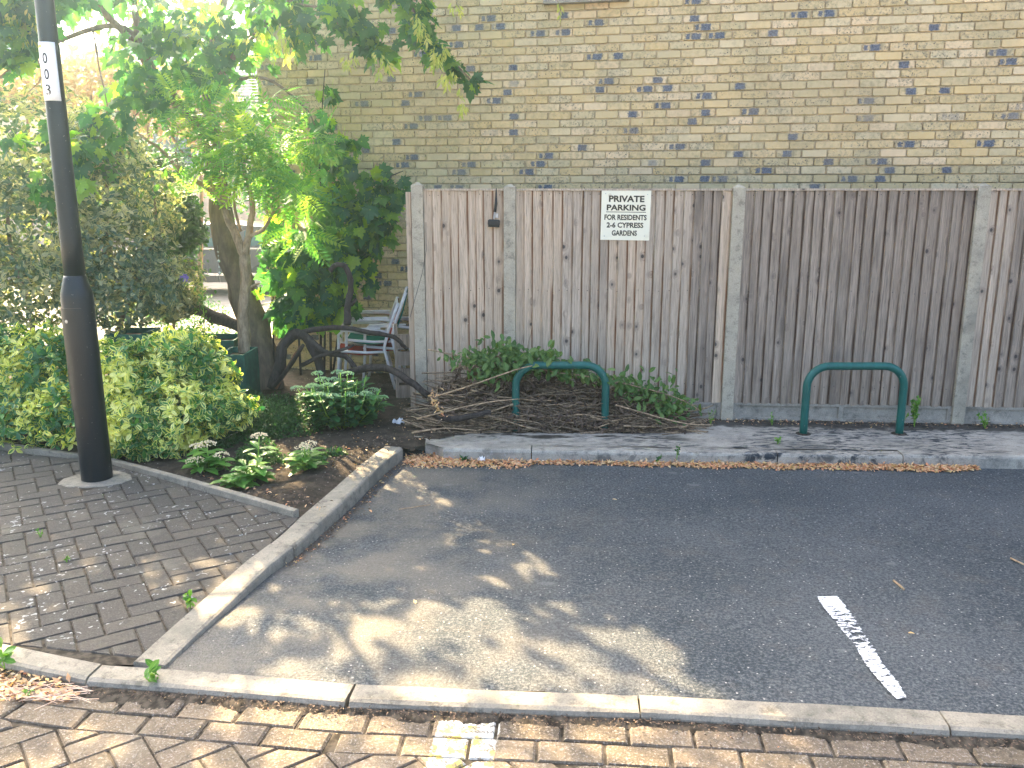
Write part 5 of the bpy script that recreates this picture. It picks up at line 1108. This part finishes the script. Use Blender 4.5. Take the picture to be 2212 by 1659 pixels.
# ------------------------------------------------------------------ background behind the garden
sheet('rear_road', [(-16, 11), (-1.5, 11), (-1.5, 24), (-16, 24)], -.03, m_plain('pale_paving', (.30, .27, .23), .9, .2, .15, 4))
def car(px_, py_):
    c = P(px_, py_, 0); r_ = empty('parked_car', 'dark parked car glimpsed through the shrubs left of the sycamore trunk', 'car', (c.x, c.y, 0), R(4)); Wd = 1.75
    prof = [(-2.1, .35), (-2.12, .62), (-2.05, .80), (-1.25, .92), (-.55, 1.38), (.55, 1.43), (1.35, 1.36), (1.95, .98), (2.1, .85), (2.12, .4), (1.9, .28), (-1.9, .28)]
    m_ = MB(); n = len(prof); vs = []
    for y, k in ((-Wd/2, 1), (-Wd/2+.08, 1.), (Wd/2-.08, 1), (Wd/2, 1)):
        for x, z in prof:
            ins = .14 if z > 1 else 0; yy = y*(1-ins*1.2/Wd*2*.6) if z > 1 else y; vs.append((x*(.985 if abs(y) == Wd/2 else 1), yy, z if abs(y) < Wd/2 else z-.02))
    fs = [(a*n+i, a*n+(i+1) % n, (a+1)*n+(i+1) % n, (a+1)*n+i) for a in range(3) for i in range(n)]+[tuple(range(n))[::-1], tuple(3*n+i for i in range(n))]; m_.add(vs, fs); m_.build('body', MAT['carpaint'], r_)
    for s in (-1, 1):
        m_ = MB(); y = s*(Wd/2-.06); y2 = s*(Wd/2-.125)
        for q in (((-1.1, .95), (-.1, .97), (-.1, 1.33), (-.52, 1.31)), ((0, .97), (.85, .97), (.85, 1.34), (0, 1.36)), ((.95, .97), (1.65, .99), (1.3, 1.27), (.95, 1.33))):
            w_ = MB(); w_.add([(x, y-s*0+s*.0+((0) if z < 1.1 else -s*.05)+s*.012, z) for x, z in q]+[(x, y+((0) if z < 1.1 else -s*.05)-s*.03, z) for x, z in q], [(0, 1, 2, 3), (7, 6, 5, 4), (0, 4, 5, 1), (1, 5, 6, 2), (2, 6, 7, 3), (3, 7, 4, 0)]); w_.build('side_window', MAT['carglass'], r_)
        w_ = MB(); w_.box((.2, s*(Wd/2+.012), .925), (2.7, .02, .03)); w_.build('window_trim', MAT['chrome'], r_)
        w_ = MB(); w_.box((0, s*(Wd/2+.01), .42), (2.3, .03, .05)); w_.build('side_sill', MAT['chrome'], r_)
        for x in (-1.3, 1.3):
            w_ = MB(); w_.tube([(x, s*(Wd/2-.2), .31), (x, s*(Wd/2+.015), .31)], .31, 24); wh = w_.build('wheel', MAT['tyre'], r_); w_ = MB(); w_.tube([(x, s*(Wd/2), .31), (x, s*(Wd/2+.025), .31)], .19, 16); w_.build('rim', MAT['steel'], wh)
        w_ = MB(); w_.box((-2.06, s*.65, .68), (.08, .3, .12), bev=.02); w_.build('headlight', MAT['crystal'], r_)
car(455, 628)
hs = empty('house', 'pale house with grey tiled roof seen through the crown at upper left', 'house', (-12, 24, 0), R(-4))
MB().box((0, 3, 2.1), (17, 6, 4.2)).build('wall', MAT['render'], hs); m_ = MB(); 
rows = 22; tl = MB()
for k in range(rows):
    t0_, t1_ = k/rows, (k+1.15)/rows; y0, z0_, y1, z1_ = -.4+3.4*t0_, 4.1+2.1*t0_+.02, -.4+3.4*t1_, 4.1+2.1*t1_
    for q in range(60): x = -8.8+q*.295; tl.add([(x, y0, z0_+.03), (x+.28, y0, z0_+.03), (x+.28, y1, z1_), (x, y1, z1_), (x, y0, z0_-.01), (x+.28, y0, z0_-.01)], [(0, 1, 2, 3), (4, 5, 1, 0)], random.random())
m_.add([(-8.8, -.4, 4.08), (8.9, -.4, 4.08), (8.9, 3, 6.18), (-8.8, 3, 6.18), (-8.8, 6.4, 4.08), (8.9, 6.4, 4.08)], [(0, 1, 2, 3), (3, 2, 5, 4), (0, 3, 4), (1, 5, 2), (0, 4, 5, 1)]); rf = m_.build('roof', MAT['tile'], hs); tl.build('roof_tiles', MAT['tile'], rf, kind='stuff')
for q in range(40): m_ = MB(); m_.tube([(-8.7+q*.44, 3, 6.2), (-8.7+q*.44+.42, 3, 6.2)], .11, 8); m_.build('ridge_tile', MAT['tile'], rf)
for x in (-6, -3, 0, 3, 6):
    for z in (1.3, 3.2): m_ = MB(); m_.box((x, -.02, z), (1.3, .06, 1.1)); f_ = m_.build('window', MAT['white'], hs); m_ = MB(); m_.box((x, -.05, z), (1.14, .03, .94)); m_.build('pane', MAT['window'], f_)
pk = empty('pinkish_shrub', 'tall loose shrub with faded pinkish leaves behind the golden shrub', 'shrub', P(120, 700))
bl = [B(60, 190, 11, 130, 55), B(200, 170, 11.5, 110, 60), B(320, 220, 11.5, 100, 80), B(430, 230, 12, 80, 90), B(-100, 190, 11, 120, 70)]
foliage(L_OV, shrub_leaves(bl, 5200, .10, shell=.2), m_leaf('pinkish_leaf', [(0, (.30, .21, .17)), (.5, (.42, .30, .24)), (.8, (.30, .30, .16)), (1, (.5, .42, .3))], .3, .6, tgain=1.2), pk)
for x in (60, 200, 320, 430): branch('stem', [(x, 640, 11.3), (x+6, 420, 11.3), (x-4, 200, 11.3)], .04, .012, MAT['bark'], pk, 6)
for k, (x, y, h, w_) in enumerate(((-14.5, 18, 4.2, 2.2), (-8.6, 17.5, 2.6, 1.4), (-5.2, 19.5, 3.0, 1.5))):
    lab = ['broad sunlit tree at far left before the house', 'rounded bush behind the parked car', 'thin pale tree in front of the house, right of the parked car'][k]
    r_ = empty('background_tree', lab, 'tree', (x, y, 0), 0); m_ = MB(); m_.tube([(0, 0, -.05), (.05, 0, h*.4), (0, .1, h*.7)], [.1, .08, .04], 8, .1); m_.build('trunk', MAT['bark'], r_, True)
    bl = [((random.uniform(-.5, .5)*w_, random.uniform(-.5, .5)*w_, h*random.uniform(.45, .85)), (w_*.5, w_*.5, w_*.45)) for _ in range(6)]
    merged('crown', L_OV, shrub_leaves(bl, [2600, 2200, 700][k], .13, shell=.4), MAT['bg_green'], r_)

# parts of these plants were laid out in place: make them relative to their thing
for root in [o for o in col.objects if o.parent is None and o.type == 'EMPTY' and o.name.split('.')[0] in ('euonymus_hedge', 'golden_shrub', 'pinkish_shrub', 'dark_shrub', 'sunlit_shrub', 'sycamore_tree', 'sycamore_sapling', 'feathery_tree', 'dead_twisted_branch', 'brushwood_heap')]:
    for c in root.children: c.location = c.location-root.location

# thin air volume added to imitate the bluish lens flare at upper left
hz = MB(); hz.box((0, 0, 5.1), (300, 300, 12.6)); ho = hz.build('flare_haze', None); ho['kind'] = 'stuff'
hm = bpy.data.materials.new('flare_haze'); hm.use_nodes = True; hn = hm.node_tree.nodes; hn.remove(hn['Principled BSDF'])
pv = hn.new('ShaderNodeVolumePrincipled'); pv.inputs['Color'].default_value = (.62, .88, 1, 1); pv.inputs['Density'].default_value = .0056; pv.inputs['Anisotropy'].default_value = .86
hm.node_tree.links.new(pv.outputs[0], hn['Material Output'].inputs['Volume']); ho.data.materials.append(hm)
